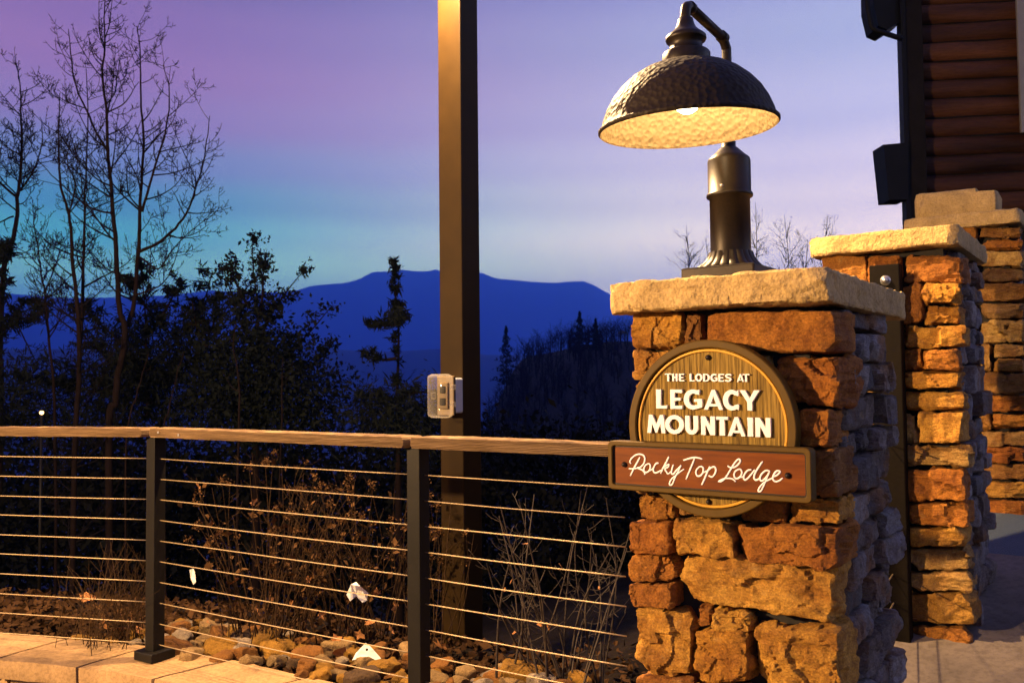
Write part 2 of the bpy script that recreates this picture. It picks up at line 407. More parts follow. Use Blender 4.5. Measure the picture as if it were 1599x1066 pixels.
def river_mat(col):
    m, nt, b = new_mat('river rock'); v = coords(nt)
    oi = N(nt, 'ShaderNodeObjectInfo')
    base = cramp(nt, oi.outputs['Random'], [(0, tuple(c * .72 for c in col)), (1, tuple(c * 1.15 for c in col))])
    sp = noise(nt, v, 3.5, 6, .7)
    c = mixc(nt, cramp(nt, sp, [(.42, (0, 0, 0)), (.72, (.8, .8, .8))]), base, tuple(c * .42 for c in col))
    fl = noise(nt, v, 16, 5, .7)
    c = mixc(nt, .6, c, cramp(nt, fl, [(.35, (.45, .42, .4)), (.6, (1, 1, 1))]), 'MULTIPLY')
    nt.links.new(c, b.inputs['Base Color']); b.inputs['Roughness'].default_value = .8; b.inputs['Specular IOR Level'].default_value = .2
    bump(nt, b, noise(nt, v, 9, 7, .7), .8, .06); return m
RIVER = {'golden': river_mat((.42, .21, .028)), 'rust brown': river_mat((.30, .125, .025)), 'tan': river_mat((.40, .25, .10)), 'dark brown': river_mat((.13, .075, .035)), 'pale grey': river_mat((.42, .32, .22))}
def rail_wood():
    m, nt, b = new_mat('weathered rail wood'); b.inputs['Specular IOR Level'].default_value = .15
    v = coords(nt, (1.2, 1.2, 34)); g = noise(nt, v, 3.2, 6, .65)
    lines = N(nt, 'ShaderNodeTexWave'); lines.bands_direction = 'Z'; lines.inputs['Scale'].default_value = 62; lines.inputs['Distortion'].default_value = 5.0; lines.inputs['Detail'].default_value = 3; lines.inputs['Detail Scale'].default_value = .7
    nt.links.new(coords(nt, (.35, .35, 1)), lines.inputs['Vector'])
    c = cramp(nt, g, [(.3, (.10, .058, .026)), (.55, (.26, .155, .070)), (.8, (.36, .24, .13))])
    c = mixc(nt, .6, c, cramp(nt, lines.outputs['Fac'], [(.05, (.16, .13, .11)), (.55, (1, 1, 1))]), 'MULTIPLY')
    nt.links.new(c, b.inputs['Base Color']); b.inputs['Roughness'].default_value = .8
    n1 = bump(nt, b, lines.outputs['Fac'], .9, .005); bump(nt, b, g, .4, .003, n1); return m
MAT['rail'] = rail_wood()
def sign_field():
    m, nt, b = new_mat('grooved sign field')
    v = coords(nt, (1, 1, .045)); g = noise(nt, v, 150, 3, .6); g2 = noise(nt, v, 50, 3, .6)
    c = cramp(nt, g, [(.33, (.080, .044, .007)), (.6, (.30, .185, .036))])
    c = mixc(nt, .35, c, cramp(nt, g2, [(.3, (.5, .5, .5)), (.7, (1, 1, 1))]), 'MULTIPLY')
    nt.links.new(c, b.inputs['Base Color']); b.inputs['Roughness'].default_value = .7; b.inputs['Specular IOR Level'].default_value = .15
    bump(nt, b, g, .9, .006); return m
MAT['field'] = sign_field()
def red_wood():
    m, nt, b = new_mat('red stained board'); v = coords(nt, (1, 1, 9)); g = noise(nt, v, 7, 6, .6)
    c = cramp(nt, g, [(.25, (.085, .019, .001)), (.55, (.145, .034, .0012)), (.8, (.19, .052, .002))])
    nt.links.new(c, b.inputs['Base Color']); b.inputs['Roughness'].default_value = .5; b.inputs['Specular IOR Level'].default_value = .15
    bump(nt, b, noise(nt, v, 30, 4, .6), .2, .001); return m
MAT['redwood'] = red_wood()
def hammered(name, col, rough, metal, strength):
    m, nt, b = new_mat(name)
    vo = N(nt, 'ShaderNodeTexVoronoi', feature='SMOOTH_F1'); vo.inputs['Scale'].default_value = 66; vo.inputs['Smoothness'].default_value = .35
    nt.links.new(coords(nt), vo.inputs['Vector'])
    b.inputs['Base Color'].default_value = (*col, 1); b.inputs['Roughness'].default_value = rough; b.inputs['Metallic'].default_value = metal; b.inputs['Specular IOR Level'].default_value = .15
    bump(nt, b, vo.outputs['Distance'], strength, .012); return m
MAT['dome'] = hammered('hammered shade outside', (.020, .013, .008), .62, .2, .36)
MAT['dome_in'] = hammered('hammered shade inside', (.74, .56, .30), .4, 0.0, .65)
def emis(name, col, s):
    m, nt, b = new_mat(name); b.inputs['Base Color'].default_value = (*col, 1)
    b.inputs['Emission Color'].default_value = (*col, 1); b.inputs['Emission Strength'].default_value = s; return m
MAT['bulb'] = emis('lit bulb', (1.0, .78, .46), BULB_E)
MAT['far_bulb'] = emis('lit far bulb', (1.0, .62, .22), 5)
def glass():
    m, nt, b = new_mat('clear plastic cover'); b.inputs['Base Color'].default_value = (.55, .50, .42, 1); b.inputs['Roughness'].default_value = .08
    lw = N(nt, 'ShaderNodeLayerWeight'); lw.inputs['Blend'].default_value = .35
    mr = N(nt, 'ShaderNodeMapRange'); mr.inputs['To Min'].default_value = .03; mr.inputs['To Max'].default_value = .42
    nt.links.new(lw.outputs['Facing'], mr.inputs['Value']); nt.links.new(mr.outputs[0], b.inputs['Alpha']); return m
MAT['clear'] = glass()
def pane():
    m, nt, b = new_mat('window pane'); b.inputs['Base Color'].default_value = (.02, .022, .026, 1); b.inputs['Roughness'].default_value = .05; return m
MAT['pane'] = pane()
def asphalt():
    m, nt, b = new_mat('sealed road'); v = coords(nt); st = noise(nt, coords(nt, (1, 1, 1)), 1.3, 5, .6)
    c = cramp(nt, st, [(.3, (.040, .062, .085)), (.7, (.070, .098, .125))])
    vo = N(nt, 'ShaderNodeTexVoronoi', feature='F1'); vo.inputs['Scale'].default_value = 130; nt.links.new(v, vo.inputs['Vector'])
    c = mixc(nt, .5, c, cramp(nt, vo.outputs['Distance'], [(.1, (.5, .5, .5)), (.6, (1, 1, 1))]), 'MULTIPLY')
    nt.links.new(c, b.inputs['Base Color']); b.inputs['Roughness'].default_value = .75
    bump(nt, b, vo.outputs['Distance'], .7, .006); return m
MAT['road'] = asphalt()
def forest_far():
    m, nt, b = new_mat('forested slopes'); v = coords(nt); f = noise(nt, v, .004, 8, .6)
    c = cramp(nt, f, [(.3, (.016, .018, .022)), (.7, (.030, .030, .034))])
    nt.links.new(c, b.inputs['Base Color']); b.inputs['Roughness'].default_value = .95; b.inputs['Specular IOR Level'].default_value = .05
    return m
MAT['forest'] = forest_far()

# ================================================================== SETTING
def sstep(a, b, x):
    t = np.clip((x - a) / (b - a), 0, 1); return t * t * (3 - 2 * t)
KERB = np.array([(-9.0, 4.3), (-6.0, 4.62), (-4.2, 4.60), (-3.3, 4.45), (-2.47, 4.24), (-1.65, 4.00), (-.95, 3.60), (-.35, 3.22), (.30, 2.80), (.62, 2.60)])
def road_z(s): return -.42 + .205 * np.clip(s - .0, 0, 12) + .05 * np.clip(s - 12, 0, 40)
def pix_az(x, y):
    d = ray(x, y); return math.atan2(d[0], d[1]), d[2] / math.hypot(d[0], d[1])
def ridge(px): 
    a = [pix_az(*p) for p in px]; return np.array([t[0] for t in a]), np.array([t[1] for t in a])
FAR = ridge([(-700, 520), (-300, 490), (-60, 470), (14, 460), (94, 467), (180, 466), (260, 463), (330, 455), (400, 460), (460, 456), (485, 449), (511, 446), (538, 444), (558, 439), (583, 427), (605, 426), (625, 423), (649, 426), (669, 426), (681, 423), (693, 428), (725, 424), (754, 429), (774, 437), (798, 439), (831, 442), (865, 444), (889, 442), (912, 441), (929, 448), (946, 458), (1000, 485), (1100, 510), (1300, 530), (1700, 540), (2600, 560)])
MID = ridge([(-700, 560), (0, 548), (200, 543), (420, 548), (520, 545), (600, 548), (690, 541), (760, 549), (900, 548), (1600, 560), (2600, 570)])
HILL = ridge([(430, 700), (560, 660), (640, 620), (700, 590), (760, 572), (800, 560), (850, 552), (900, 540), (950, 532), (1000, 530), (1100, 535), (1300, 545), (1700, 560)])
def kerb_dist(x, y):
    """signed distance behind the kerb line (positive: bed side)"""
    best = np.full(x.shape, 1e9); sg = np.ones(x.shape)
    for (x0, y0), (x1, y1) in zip(KERB[:-1], KERB[1:]):
        dx, dy = x1 - x0, y1 - y0; L2 = dx * dx + dy * dy
        t = np.clip(((x - x0) * dx + (y - y0) * dy) / L2, 0, 1)
        d = np.hypot(x - x0 - t * dx, y - y0 - t * dy); c = dx * (y - y0) - dy * (x - x0)
        m = d < best; best = np.where(m, d, best); sg = np.where(m, np.sign(c), sg)
    return best * sg
def ground_h(x, y):
    r = np.hypot(x, y); az = np.arctan2(x, y)
    q = kerb_dist(x, y)
    s = (x - C1[0]) * UU[0] + (y - C1[1]) * UU[1]; b = (x - C1[0]) * VV[0] + (y - C1[1]) * VV[1]
    drop = np.maximum(np.minimum(q - 1.0, b - 1.3), 0)
    zn = -.06 - 210 * (1 - np.exp(-drop * .34 / 210)) + .05 * fbm(np.stack([x * .9, y * .9, 0 * x], 1), 3, 5) * np.clip(drop, 0, 1)
    zr = road_z(s) - .12
    w = sstep(.75, 1.6, b) * sstep(-.02, .12, q)
    z = zr * (1 - w) + zn * w
    z = np.where((q < .05) & (b > -.2), np.minimum(z, -.62), z)
    nz = fbm(np.stack([x / 900, y / 900, 0 * x], 1), 5, 9)
    hz = EYE + r * np.interp(az, *HILL)
    wh = np.exp(-((r - 235) / 75) ** 2) * sstep(-.10, .02, az) * (1 - sstep(.40, .55, az))
    z = z * (1 - wh) + (hz + .6 * fbm(np.stack([x / 20, y / 20, 0 * x], 1), 3, 4)) * wh
    front = sstep(-1.4, -1.1, az) * (1 - sstep(1.1, 1.4, az))
    mz = EYE + 4300 * np.interp(az, *MID)
    wm = np.exp(-((r - 4300) / 900) ** 2) * front; z = z * (1 - wm) + (mz + 16 * nz) * wm
    fz = EYE + 13000 * np.interp(az, *FAR)
    rr = 13000 + 0 * r
    up = sstep(6500, 13000, r) ** 1.35; dn = 1 - sstep(13000, 15000, r)
    wf = np.where(r < 13000, up, dn) * front
    spur = fbm(np.stack([np.sin(az) * 26, np.cos(az) * 26, r / 5200], 1), 5, 23)
    z = z * (1 - wf) + (fz + spur * 260 * (1 - np.abs(wf)) * (r > 6500)) * wf
    return z
def ground_at(x, y): return float(ground_h(np.array([float(x)]), np.array([float(y)]))[0])
angs = np.concatenate([np.linspace(-.75, .75, 420), np.linspace(.78, 2 * pi - .78, 90)])
rads = np.concatenate([np.linspace(.4, 9, 90), np.geomspace(9.3, 3000, 90), np.linspace(3100, 15000, 90)])
RR, AA = np.meshgrid(rads, angs, indexing='ij')
gx, gy = (RR * np.sin(AA)).ravel(), (RR * np.cos(AA)).ravel()
gz = ground_h(gx, gy)
na, nr = len(angs), len(rads)
i, j = np.meshgrid(np.arange(nr - 1), np.arange(na), indexing='ij'); k = (j + 1) % na
GF = np.stack([i * na + j, (i + 1) * na + j, (i + 1) * na + k, i * na + k], 2).reshape(-1, 4)
gm = np_mesh('terrain', np.stack([gx, gy, gz], 1), GF)
go = link('terrain', gm, MAT['soil']); gm.materials.append(MAT['forest'])
gm.polygons.foreach_set('material_index', (RR[:-1].ravel() > 40).astype(np.int32))
tag(go, kind='structure')

# patio under the camera and the sloping road on the right
def sheet(name, pts, mat, n=1):
    me = bpy.data.meshes.new(name); me.from_pydata([tuple(p) for p in pts], [], [tuple(range(len(pts)))]); me.update()
    return tag(link(name, me, mat), kind='structure')
kb = [tuple(p) for p in KERB]
sheet('patio', [(-9, -7, -.42), (6, -7, -.42)] + [tuple(loc(C1, -6, -.4, -.42))] + [tuple(loc(C1, .5, -.4, -.42))] + [(x, y, -.42) for x, y in kb[::-1]], MAT['paver'])
rv, rf = [], []
ss = [-.5, .02, .5, 1, 2, 3, 4, 6, 8, 10, 12, 16, 22, 30]
aa = [.62, .3, 0, -.6, -1.4, -2.5, -4, -7]
for s in ss:
    for a in aa: rv.append(loc(C1, a, s, float(road_z(np.array(s))) + (.004 if s >= 0 else -.004)))
for i_ in range(len(ss) - 1):
    for j_ in range(len(aa) - 1):
        o = i_ * len(aa) + j_; rf.append((o, o + 1, o + len(aa) + 1, o + len(aa)))
rme = bpy.data.meshes.new('road'); rme.from_pydata([tuple(v) for v in rv], [], rf); rme.update()
tag(link('road', rme, MAT['road']), kind='structure')
# pale concrete strip along the foot of the pillars
cv, cfc = [], []
ss2 = np.linspace(-.4, 3.2, 16)
for i_, s in enumerate(ss2):
    w = .42 + .10 * sin(s * 2.1) - .02 * s
    for a in (.5, .2, 0, -.2 - w * .3, -.16 - w): cv.append(loc(C1, a, s, float(road_z(np.array(s))) + .010))
for i_ in range(len(ss2) - 1):
    for j_ in range(4):
        o = i_ * 5 + j_; cfc.append((o, o + 1, o + 6, o + 5))
cme = bpy.data.meshes.new('pavement'); cme.from_pydata([tuple(v) for v in cv], [], cfc); cme.update()
tag(link('pavement', cme, MAT['paver']), kind='structure')

# ------------------------------------------------------------------ kerb wall of cast blocks
kw = tag(empty('kerb_wall', (-1.65, 4.0, -.42)), 'low curved kerb wall with tan cast cap blocks under the cable railing', 'kerb wall')
KO = np.array([-1.65, 4.0, -.42])
kc = catmull([(x, y, 0) for x, y in KERB], 24)
seglen = np.concatenate([[0], np.cumsum(np.linalg.norm(np.diff(kc, axis=0), axis=1))])
def kpt(t):
    return np.array([np.interp(t, seglen, kc[:, 0]), np.interp(t, seglen, kc[:, 1]), 0])
def knrm(t):
    d = kpt(t + .02) - kpt(t - .02); d /= np.linalg.norm(d); return np.array([-d[1], d[0], 0])
# joint through the photographed joint at pixel (138,1036)
jp = onz(138, 1036, 0); tj = seglen[np.argmin(np.linalg.norm(kc[:, :2] - (jp[:2] + .08 * np.array([.5, .85])), axis=1))]
tlist = [tj + .47 * m for m in range(-14, 8)]
rsk = random.Random(4)
for m, t0 in enumerate(tlist[:-1]):
    t1 = tlist[m + 1]
    if t0 < .2 or t1 > seglen[-1]: continue
    for nm, z0, z1, hw in (('cap_block', -.085, 0.0, .175), ('wall_block', -.44, -.088, .135)):
        e = .004
        sk = .05 if nm == 'cap_block' else 0
        p_, F_ = box_grid(10, 6, 4); rn = p_ / ((np.abs(p_) ** 40).sum(1) ** (1 / 40))[:, None]
        tt = t0 + e + (rn[:, 0] + 1) / 2 * (t1 - t0 - 2 * e); dz = rsk.uniform(-.0015, .0015)
        vs = np.array([kpt(t + sk * y_) + knrm(t) * hw * y_ + ZZ * (z0 + (z_ + 1) / 2 * (z1 - z0) + dz) for t, y_, z_ in zip(tt, rn[:, 1], rn[:, 2])])
        vs = vs + .0022 * np.stack([fbm(vs * 16 + q_ * 9, 3, 70 + q_) for q_ in range(3)], 1)
        me = np_mesh(nm, vs - KO, F_); me.set_sharp_from_angle(angle=radians(40))
        link(nm, me, MAT['kerb'], kw)

# ------------------------------------------------------------------ cable railing
rail = tag(empty('cable_railing', (-1.645, 4.03, 0)), 'black post cable railing with weathered wooden top rail on curved kerb', 'railing')
RO = np.array([-1.645, 4.03, 0])
PO = [np.array([-3.35, 4.46, 0]), np.array([-1.645, 4.03, 0]), np.array([-.352, 3.235, 0]), np.array([.345, 2.80, 0])]
def hdir(a, b):
    d = (b - a); d = d / np.linalg.norm(d); return d, np.array([-d[1], d[0], 0])
for n_, p in enumerate(PO[:3]):
    d, nrm = hdir(PO[1] if n_ < 2 else PO[2], PO[2] if n_ < 2 else PO[3])
    post = link('post', obox('post', p - RO + ZZ * .505, d, nrm, ZZ, .030, .030, .501, .003), MAT['black_metal'], rail)
    link('base_plate', obox('base_plate', p - RO + ZZ * .022, d, nrm, ZZ, .064, .064, .021, .005), MAT['black_metal'], post)
for n_ in range(3):
    a, b = PO[n_], PO[n_ + 1]; d, nrm = hdir(a, b)
    dp = hdir(PO[n_ - 1], a)[0] if n_ > 0 else d
    dn = hdir(b, PO[n_ + 2])[0] if n_ < 2 else d
    # mitred board, finely cut along its length so that it can wave a little
    L = np.linalg.norm(b - a); W2 = .062; seg = (70, 5, 4)
    def mit(t1, t2):
        m1 = np.array([-t1[1], t1[0], 0]); m2 = np.array([-t2[1], t2[0], 0]); m = m1 + m2; m /= np.linalg.norm(m); return m / (m @ m2)
    ma, mb = mit(dp, d), mit(d, dn)
    C = np.zeros((2, 2, 2, 3))
    for ii, (pt, mm, sg) in enumerate(((a + d * .0015, ma, 1), (b - d * .0015, mb, -1))):
        for jj, sy in enumerate((-1, 1)):
            for kk, z in enumerate((1.008, 1.049)):
                C[ii, jj, kk] = pt + mm * W2 * sy + ZZ * z
    me = rock('top_rail', C, seg, rnd=26, amp=.0022, freq=14, chips=0, seed=31 + n_, origin=RO)
    tr = link('top_rail', me, MAT['rail'], rail)
    if n_ == 1:
        for tt in (.10, .24):
            link('screw', obox('screw', a + d * tt - nrm * (W2 + .001) + ZZ * (1.032 if tt < .2 else 1.024) - RO, d, nrm, ZZ, .005, .003, .005, .0015), MAT['screw'], tr)
    tb = None
    for c in range(10):
        z = .907 - .0934 * c
        tb = Tubes(); sag = -.0012 * c * 0
        pa, pb = a + d * .02 + ZZ * z, b - d * (.02 if n_ < 2 else -.01) + ZZ * z
        pts = [pa + (pb - pa) * t - ZZ * .004 * 4 * t * (1 - t) * ((c * 7 + n_ * 3) % 5) / 5 for t in np.linspace(0, 1, 9)]
        tb.add(pts, .0022, 8); link('cable', tb.mesh('cable', RO), MAT['cable'], rail)

# ------------------------------------------------------------------ stone pillars
def build_pillar(name, C, captop, base, rects, label, capseg, seg, seed, depth=1.05, hero=False, thick=.092, kinds={}, layered=()):
    O = C + ZZ * base
    p = tag(empty(name, O), label, 'pillar', 'stone pillars along the sloping road')
    W, D = .66, depth; cb = captop - thick
    rs = random.Random(seed)
    # capstone
    CC = np.zeros((2, 2, 2, 3))
    for i_, a in enumerate((.66, .0)):
        for j_, s in enumerate((0, D)):
            for k_, z in enumerate((cb, captop)):
                CC[i_, j_, k_] = loc(C, a + (.008 if i_ == 0 else -.012), s, z)
    link('capstone', rock('capstone', CC, capseg, rnd=70, amp=.0050, freq=16, chips=26, chip=.024, fac=.0028, ffreq=24, seed=seed + 1, origin=O), MAT['cap'], p)
    # mortar core
    c8 = [loc(C, a, s, z) - O for z in (base - .1, cb + .01) for a, s in ((.57, .125), (.07, .125), (.07, D - .28), (.57, D - .28))]
    link('mortar_core', box_mesh('mortar_core', c8), MAT['mortar'], p)
    pf = loc(C, 0, .055, 0)
    def stone(nm, a0, a1, zs, s0, s1, sd, mat, sg, calm=False, deep=False, **kw):
        """a0>a1 left to right; zs = (zl_top, zr_top, zl_bot, zr_bot)"""
        CC = np.zeros((2, 2, 2, 3))
        for i_, a in enumerate((a0, a1)):
            for j_, s in enumerate((s0, s1)):
                jj = [rs.uniform(-.014, .014) * (.2 if calm else 1) if j_ == 0 else 0 for _ in range(2)]
                CC[i_, j_, 0] = loc(C, a, s + jj[0], zs[2 + i_]); CC[i_, j_, 1] = loc(C, a, s + jj[1], zs[i_])
        if calm: kw['big'] = .003
        if deep: kw.update(big=.009, strata=.006)
        link('stone', rock('stone', CC, sg, seed=sd, origin=O, **kw), mat, p)
    for n_, q in enumerate(rects):
        xl, xr, tl, t_r, bl, br = q[:6]
        A = onplane(xl, tl, pf, UU); B = onplane(xr, t_r, pf, UU); E_ = onplane(xl, bl, pf, UU); G = onplane(xr, br, pf, UU)
        a0 = (A - C) @ VV; a1 = (B - C) @ VV
        corner = a1 < .05
        left = a0 > .585
        pr = rs.uniform(-.026, .018)
        s0 = .05 + pr; s1 = s0 + (rs.uniform(.15, .24) if corner else .11)
        if corner: a1 = rs.uniform(-.030, .004)
        if left: a0 = rs.uniform(.600, .625)
        g = .0040
        hid = hero and xl < 1240 and xr > 990 and q[2] < 800 and q[4] > 535
        if hid: s1 += .028 - (s0 - .05); s0 = .078
        if (a0 - a1) < .02: continue
        zs = (A[2] - g, B[2] - g, E_[2] + g, G[2] + g)
        stone('stone', a0 - g, a1 + g, zs, s0, s1, seed * 100 + n_, MAT[kinds.get(n_, 'stone')], seg, calm=hid, deep=n_ in layered, rnd=rs.uniform(14, 30), amp=rs.uniform(.004, .008), freq=rs.uniform(14, 24), chips=16, chip=rs.uniform(.05, .11), strata=rs.choice([0, .002, .005, .007]), fac=rs.uniform(.002, .0045), ffreq=rs.uniform(18, 34), big=rs.uniform(.003, .011))
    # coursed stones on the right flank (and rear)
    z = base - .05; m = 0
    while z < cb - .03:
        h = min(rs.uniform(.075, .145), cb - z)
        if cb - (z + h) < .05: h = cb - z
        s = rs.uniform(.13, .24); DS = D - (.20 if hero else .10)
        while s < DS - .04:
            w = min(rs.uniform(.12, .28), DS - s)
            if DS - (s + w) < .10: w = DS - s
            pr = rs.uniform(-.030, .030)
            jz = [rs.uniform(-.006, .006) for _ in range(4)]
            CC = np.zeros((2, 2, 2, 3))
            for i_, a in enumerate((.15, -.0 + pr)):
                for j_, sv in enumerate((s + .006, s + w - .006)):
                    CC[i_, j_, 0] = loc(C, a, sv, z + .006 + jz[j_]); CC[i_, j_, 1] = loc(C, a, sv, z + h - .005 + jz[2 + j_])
            link('stone', rock('stone', CC, (8, 30, 20) if hero else (6, 12, 9), rnd=rs.uniform(26, 44), amp=rs.uniform(.0015, .0035), freq=rs.uniform(18, 28), chips=26, chip=rs.uniform(.06, .13), fac=rs.uniform(.0015, .003), ffreq=rs.uniform(16, 28), big=rs.uniform(.003, .007), seed=seed * 977 + m, origin=O, strata=rs.choice([0, .002, .004])), MAT['stone_shaded'], p)
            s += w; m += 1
        z += h
    return p
def R(x0, y0, x1, y1, dt=0, db=0): return (x0, x1, y0, y0 + dt, y1, y1 + db)
P1 = [R(984, 487, 1060, 544, -2, -1), R(1062, 486, 1090, 545, 0, 0), R(1092, 484, 1330, 548, -4, 2),
      R(982, 545, 1046, 592), R(1048, 546, 1140, 600, 0, 2), R(1142, 549, 1200, 634, 1, 2), R(1202, 552, 1330, 634, 1, 4),
      R(983, 594, 1075, 645), R(1077, 602, 1140, 645), R(1142, 636, 1242, 696, 1, 2), R(1244, 638, 1330, 697, 2, 3),
      R(984, 647, 1060, 705), R(1062, 647, 1140, 712), R(1142, 699, 1240, 770, 1, 3), R(1242, 701, 1330, 774, 2, 4),
      R(986, 707, 1050, 770), R(1052, 714, 1140, 772),
      R(982, 772, 1051, 812, 2, 2), R(1053, 774, 1148, 806, 2, 3), R(1150, 774, 1223, 816, 3, 4), R(1225, 778, 1330, 818, 3, 6),
      R(978, 814, 1049, 866, 0, 1), R(1051, 808, 1150, 862, 6, 6), R(1152, 820, 1330, 880, 4, 12),
      R(986, 868, 1054, 906, -2, 2), R(988, 908, 1052, 944, 2, 4), R(1058, 864, 1330, 936, 22, 44),
      R(986, 944, 1085, 1048, 8, 8), R(1088, 944, 1109, 977, 3, 2), R(1112, 949, 1173, 984, 8, 6), R(1089, 980, 1173, 1062, 6, 5), R(1176, 970, 1330, 1082, 16, 12),
      R(995, 1052, 1086, 1112, 4, 4), R(1088, 1066, 1172, 1130, 4, 4), R(1175, 1086, 1330, 1150, 8, 10), R(990, 1116, 1100, 1180, 4, 4), R(1102, 1134, 1330, 1200, 8, 10), R(990, 1184, 1130, 1260, 4, 6), R(1132, 1204, 1330, 1290, 8, 12)]
P2 = [R(1284, 398, 1352, 440, 0, 2), R(1354, 398, 1406, 440), R(1409, 396, 1512, 441), R(1407, 444, 1440, 506), R(1442, 442, 1512, 474), R(1440, 476, 1512, 506),
      R(1407, 508, 1512, 541), R(1408, 543, 1439, 579), R(1441, 544, 1512, 577), R(1410, 580, 1512, 608), R(1411, 611, 1512, 640), R(1412, 643, 1430, 691), R(1432, 642, 1512, 692),
      R(1410, 695, 1512, 729), R(1410, 732, 1512, 782), R(1410, 785, 1512, 821), R(1412, 824, 1512, 854), R(1414, 856, 1512, 891), R(1414, 894, 1512, 922), R(1416, 925, 1512, 976), R(1416, 979, 1512, 1034)]
P2 += [R(1300, y0, 1405, y1) for y0, y1 in ((443, 500), (503, 560), (563, 640), (643, 720), (723, 800), (803, 880), (883, 960), (963, 1034))]
P3 = [R(1527, 352, 1605, 371), R(1533, 373, 1605, 389), R(1527, 391, 1605, 416), R(1531, 418, 1605, 439), R(1528, 441, 1605, 472), R(1531, 474, 1605, 498), R(1529, 500, 1605, 534),
      R(1530, 536, 1546, 580), R(1549, 537, 1605, 558), R(1549, 560, 1605, 581), R(1530, 583, 1605, 614), R(1531, 616, 1605, 643), R(1530, 645, 1546, 672), R(1548, 645, 1605, 672),
      R(1531, 674, 1605, 696), R(1533, 698, 1605, 722), R(1533, 724, 1605, 750), R(1533, 752, 1605, 778), R(1534, 781, 1605, 822)]
P3 += [R(1425, y0, 1525, y1) for y0, y1 in ((352, 400), (402, 470), (472, 540), (542, 620), (622, 700), (702, 822))]
pil1 = build_pillar('stone_pillar', C1, 1.553, -.45, P1, 'ledge stone pillar carrying the barn lamp and the lodge sign', (90, 120, 16), (46, 10, 30), 11, hero=True, kinds={**{k: 'stone_gold' for k in (0, 3, 20, 22, 26, 27, 29, 30, 31, 33)}, **{k: 'stone_rust' for k in (2, 6, 10, 21, 23, 24, 25)}}, layered=(26, 27, 31, 6))
pil2 = build_pillar('stone_pillar', C2, 1.953, -.06, P2, 'ledge stone pillar behind the brown steel post with bolt', (60, 70, 10), (22, 9, 14), 23, depth=1.0, kinds={**{k: 'stone_gold' for k in (4, 5, 6, 9, 10, 12, 16)}, **{k: 'stone_rust' for k in (2, 7, 8, 14, 15)}})
pil3 = build_pillar('stone_pillar', C3, 2.29, .26, P3, 'ledge stone pillar with loose slabs on its cap near log wall', (50, 50, 8), (18, 8, 10), 37, depth=1.0)
# loose slabs on the third pillar
for n_, (x0, y0, x1, y1, s0, lab) in enumerate([(1434, 309, 1557, 328, .04, 'pale flat stone slab lying on pillar cap before log wall'), (1427, 303, 1527, 309, .34, 'thin stone slab half hidden behind another slab on pillar cap')]):
    pf = loc(C3, 0, s0, 0); A = onplane(x0, y0, pf, UU); B = onplane(x1, y0, pf, UU)
    a0, a1 = (A - C3) @ VV, (B - C3) @ VV; zt = A[2] if n_ == 0 else A[2]
    CC = np.zeros((2, 2, 2, 3))
    for i_, a in enumerate((a0, a1)):
        for j_, s in enumerate((s0, s0 + .27)):
            for k_, z in enumerate((2.288, zt)): CC[i_, j_, k_] = loc(C3, a, s, z)
    Os = CC.reshape(-1, 3).mean(0) * np.array([1, 1, 0]) + ZZ * 2.29
    tag(link('stone_slab', rock('stone_slab', CC, (24, 12, 5), rnd=14, amp=.006, freq=10, chips=6, chip=.06, seed=71 + n_, origin=Os), MAT['cap'], None, Os), lab, 'stone slab')

# steel post in front of the second pillar, with two stub cables
PF = loc(C2, 0, -.03, 0)
A = onplane(1357, 415, PF, UU); B = onplane(1405, 418, PF, UU)
pa, pb = (A - C2) @ VV, (B - C2) @ VV
gp = loc(C2, (pa + pb) / 2, .0, 0); gbase = -.08
GO = gp + ZZ * gbase
gpost = tag(empty('steel_post', GO), 'brown square steel post bolted to the front of a stone pillar', 'post')
link('shaft', obox('shaft', gp + ZZ * (A[2] + gbase) / 2 - GO, VV, UU, ZZ, (pa - pb) / 2, .035, (A[2] - gbase) / 2, .006), simple('brown post paint', (.005, .003, .0013), .7, 0, .3, 6, .4, 60, .003, spec=.08), gpost)
bp = onplane(1383, 438, PF, UU)
bl = lathe('bolt', [(0, .022), (.012, .02), (.016, .010), (.017, 0), (.024, 0), (.024, -.006), (0, -.006)], 20)
bo = link('bolt', bl, MAT['screw'], gpost, bp - UU * .006 - GO); bo.rotation_euler = Vector(tuple(-UU)).to_track_quat('Z', 'Y').to_euler()
for y in (693, 893, 937):
    q0 = loc(C1, .25, 1.05, 0); zc = onplane(1385, y, gp, UU)[2]
    tb = Tubes(); e0 = loc(C1, .2, 1.02, zc); e1 = gp - UU * .03 + ZZ * zc
    tb.add([e0, (e0 + e1) / 2 - ZZ * .003, e1], .0035, 8); link('cable', tb.mesh('cable', GO), MAT['cable'], gpost)

# ------------------------------------------------------------------ pole with outlet box
pc = np.array([-.057 * 4.40, 4.40, 0])                # near vertical edge
w_ = .150
pcen = pc + VV * w_ / 2 + UU * w_ / 2
PB = pcen + ZZ * -.25
pole = tag(empty('pole', PB), 'tall square bronze steel pole rising behind the cable railing', 'pole')
link('shaft', obox('shaft', pcen + ZZ * 2.9 - PB, VV, UU, ZZ, w_ / 2, w_ / 2, 3.15, .006), MAT['pole'], pole)
link('base_plate', obox('base_plate', pcen + ZZ * -.19 - PB, VV, UU, ZZ, .15, .15, .012, .003), MAT['pole'], pole)
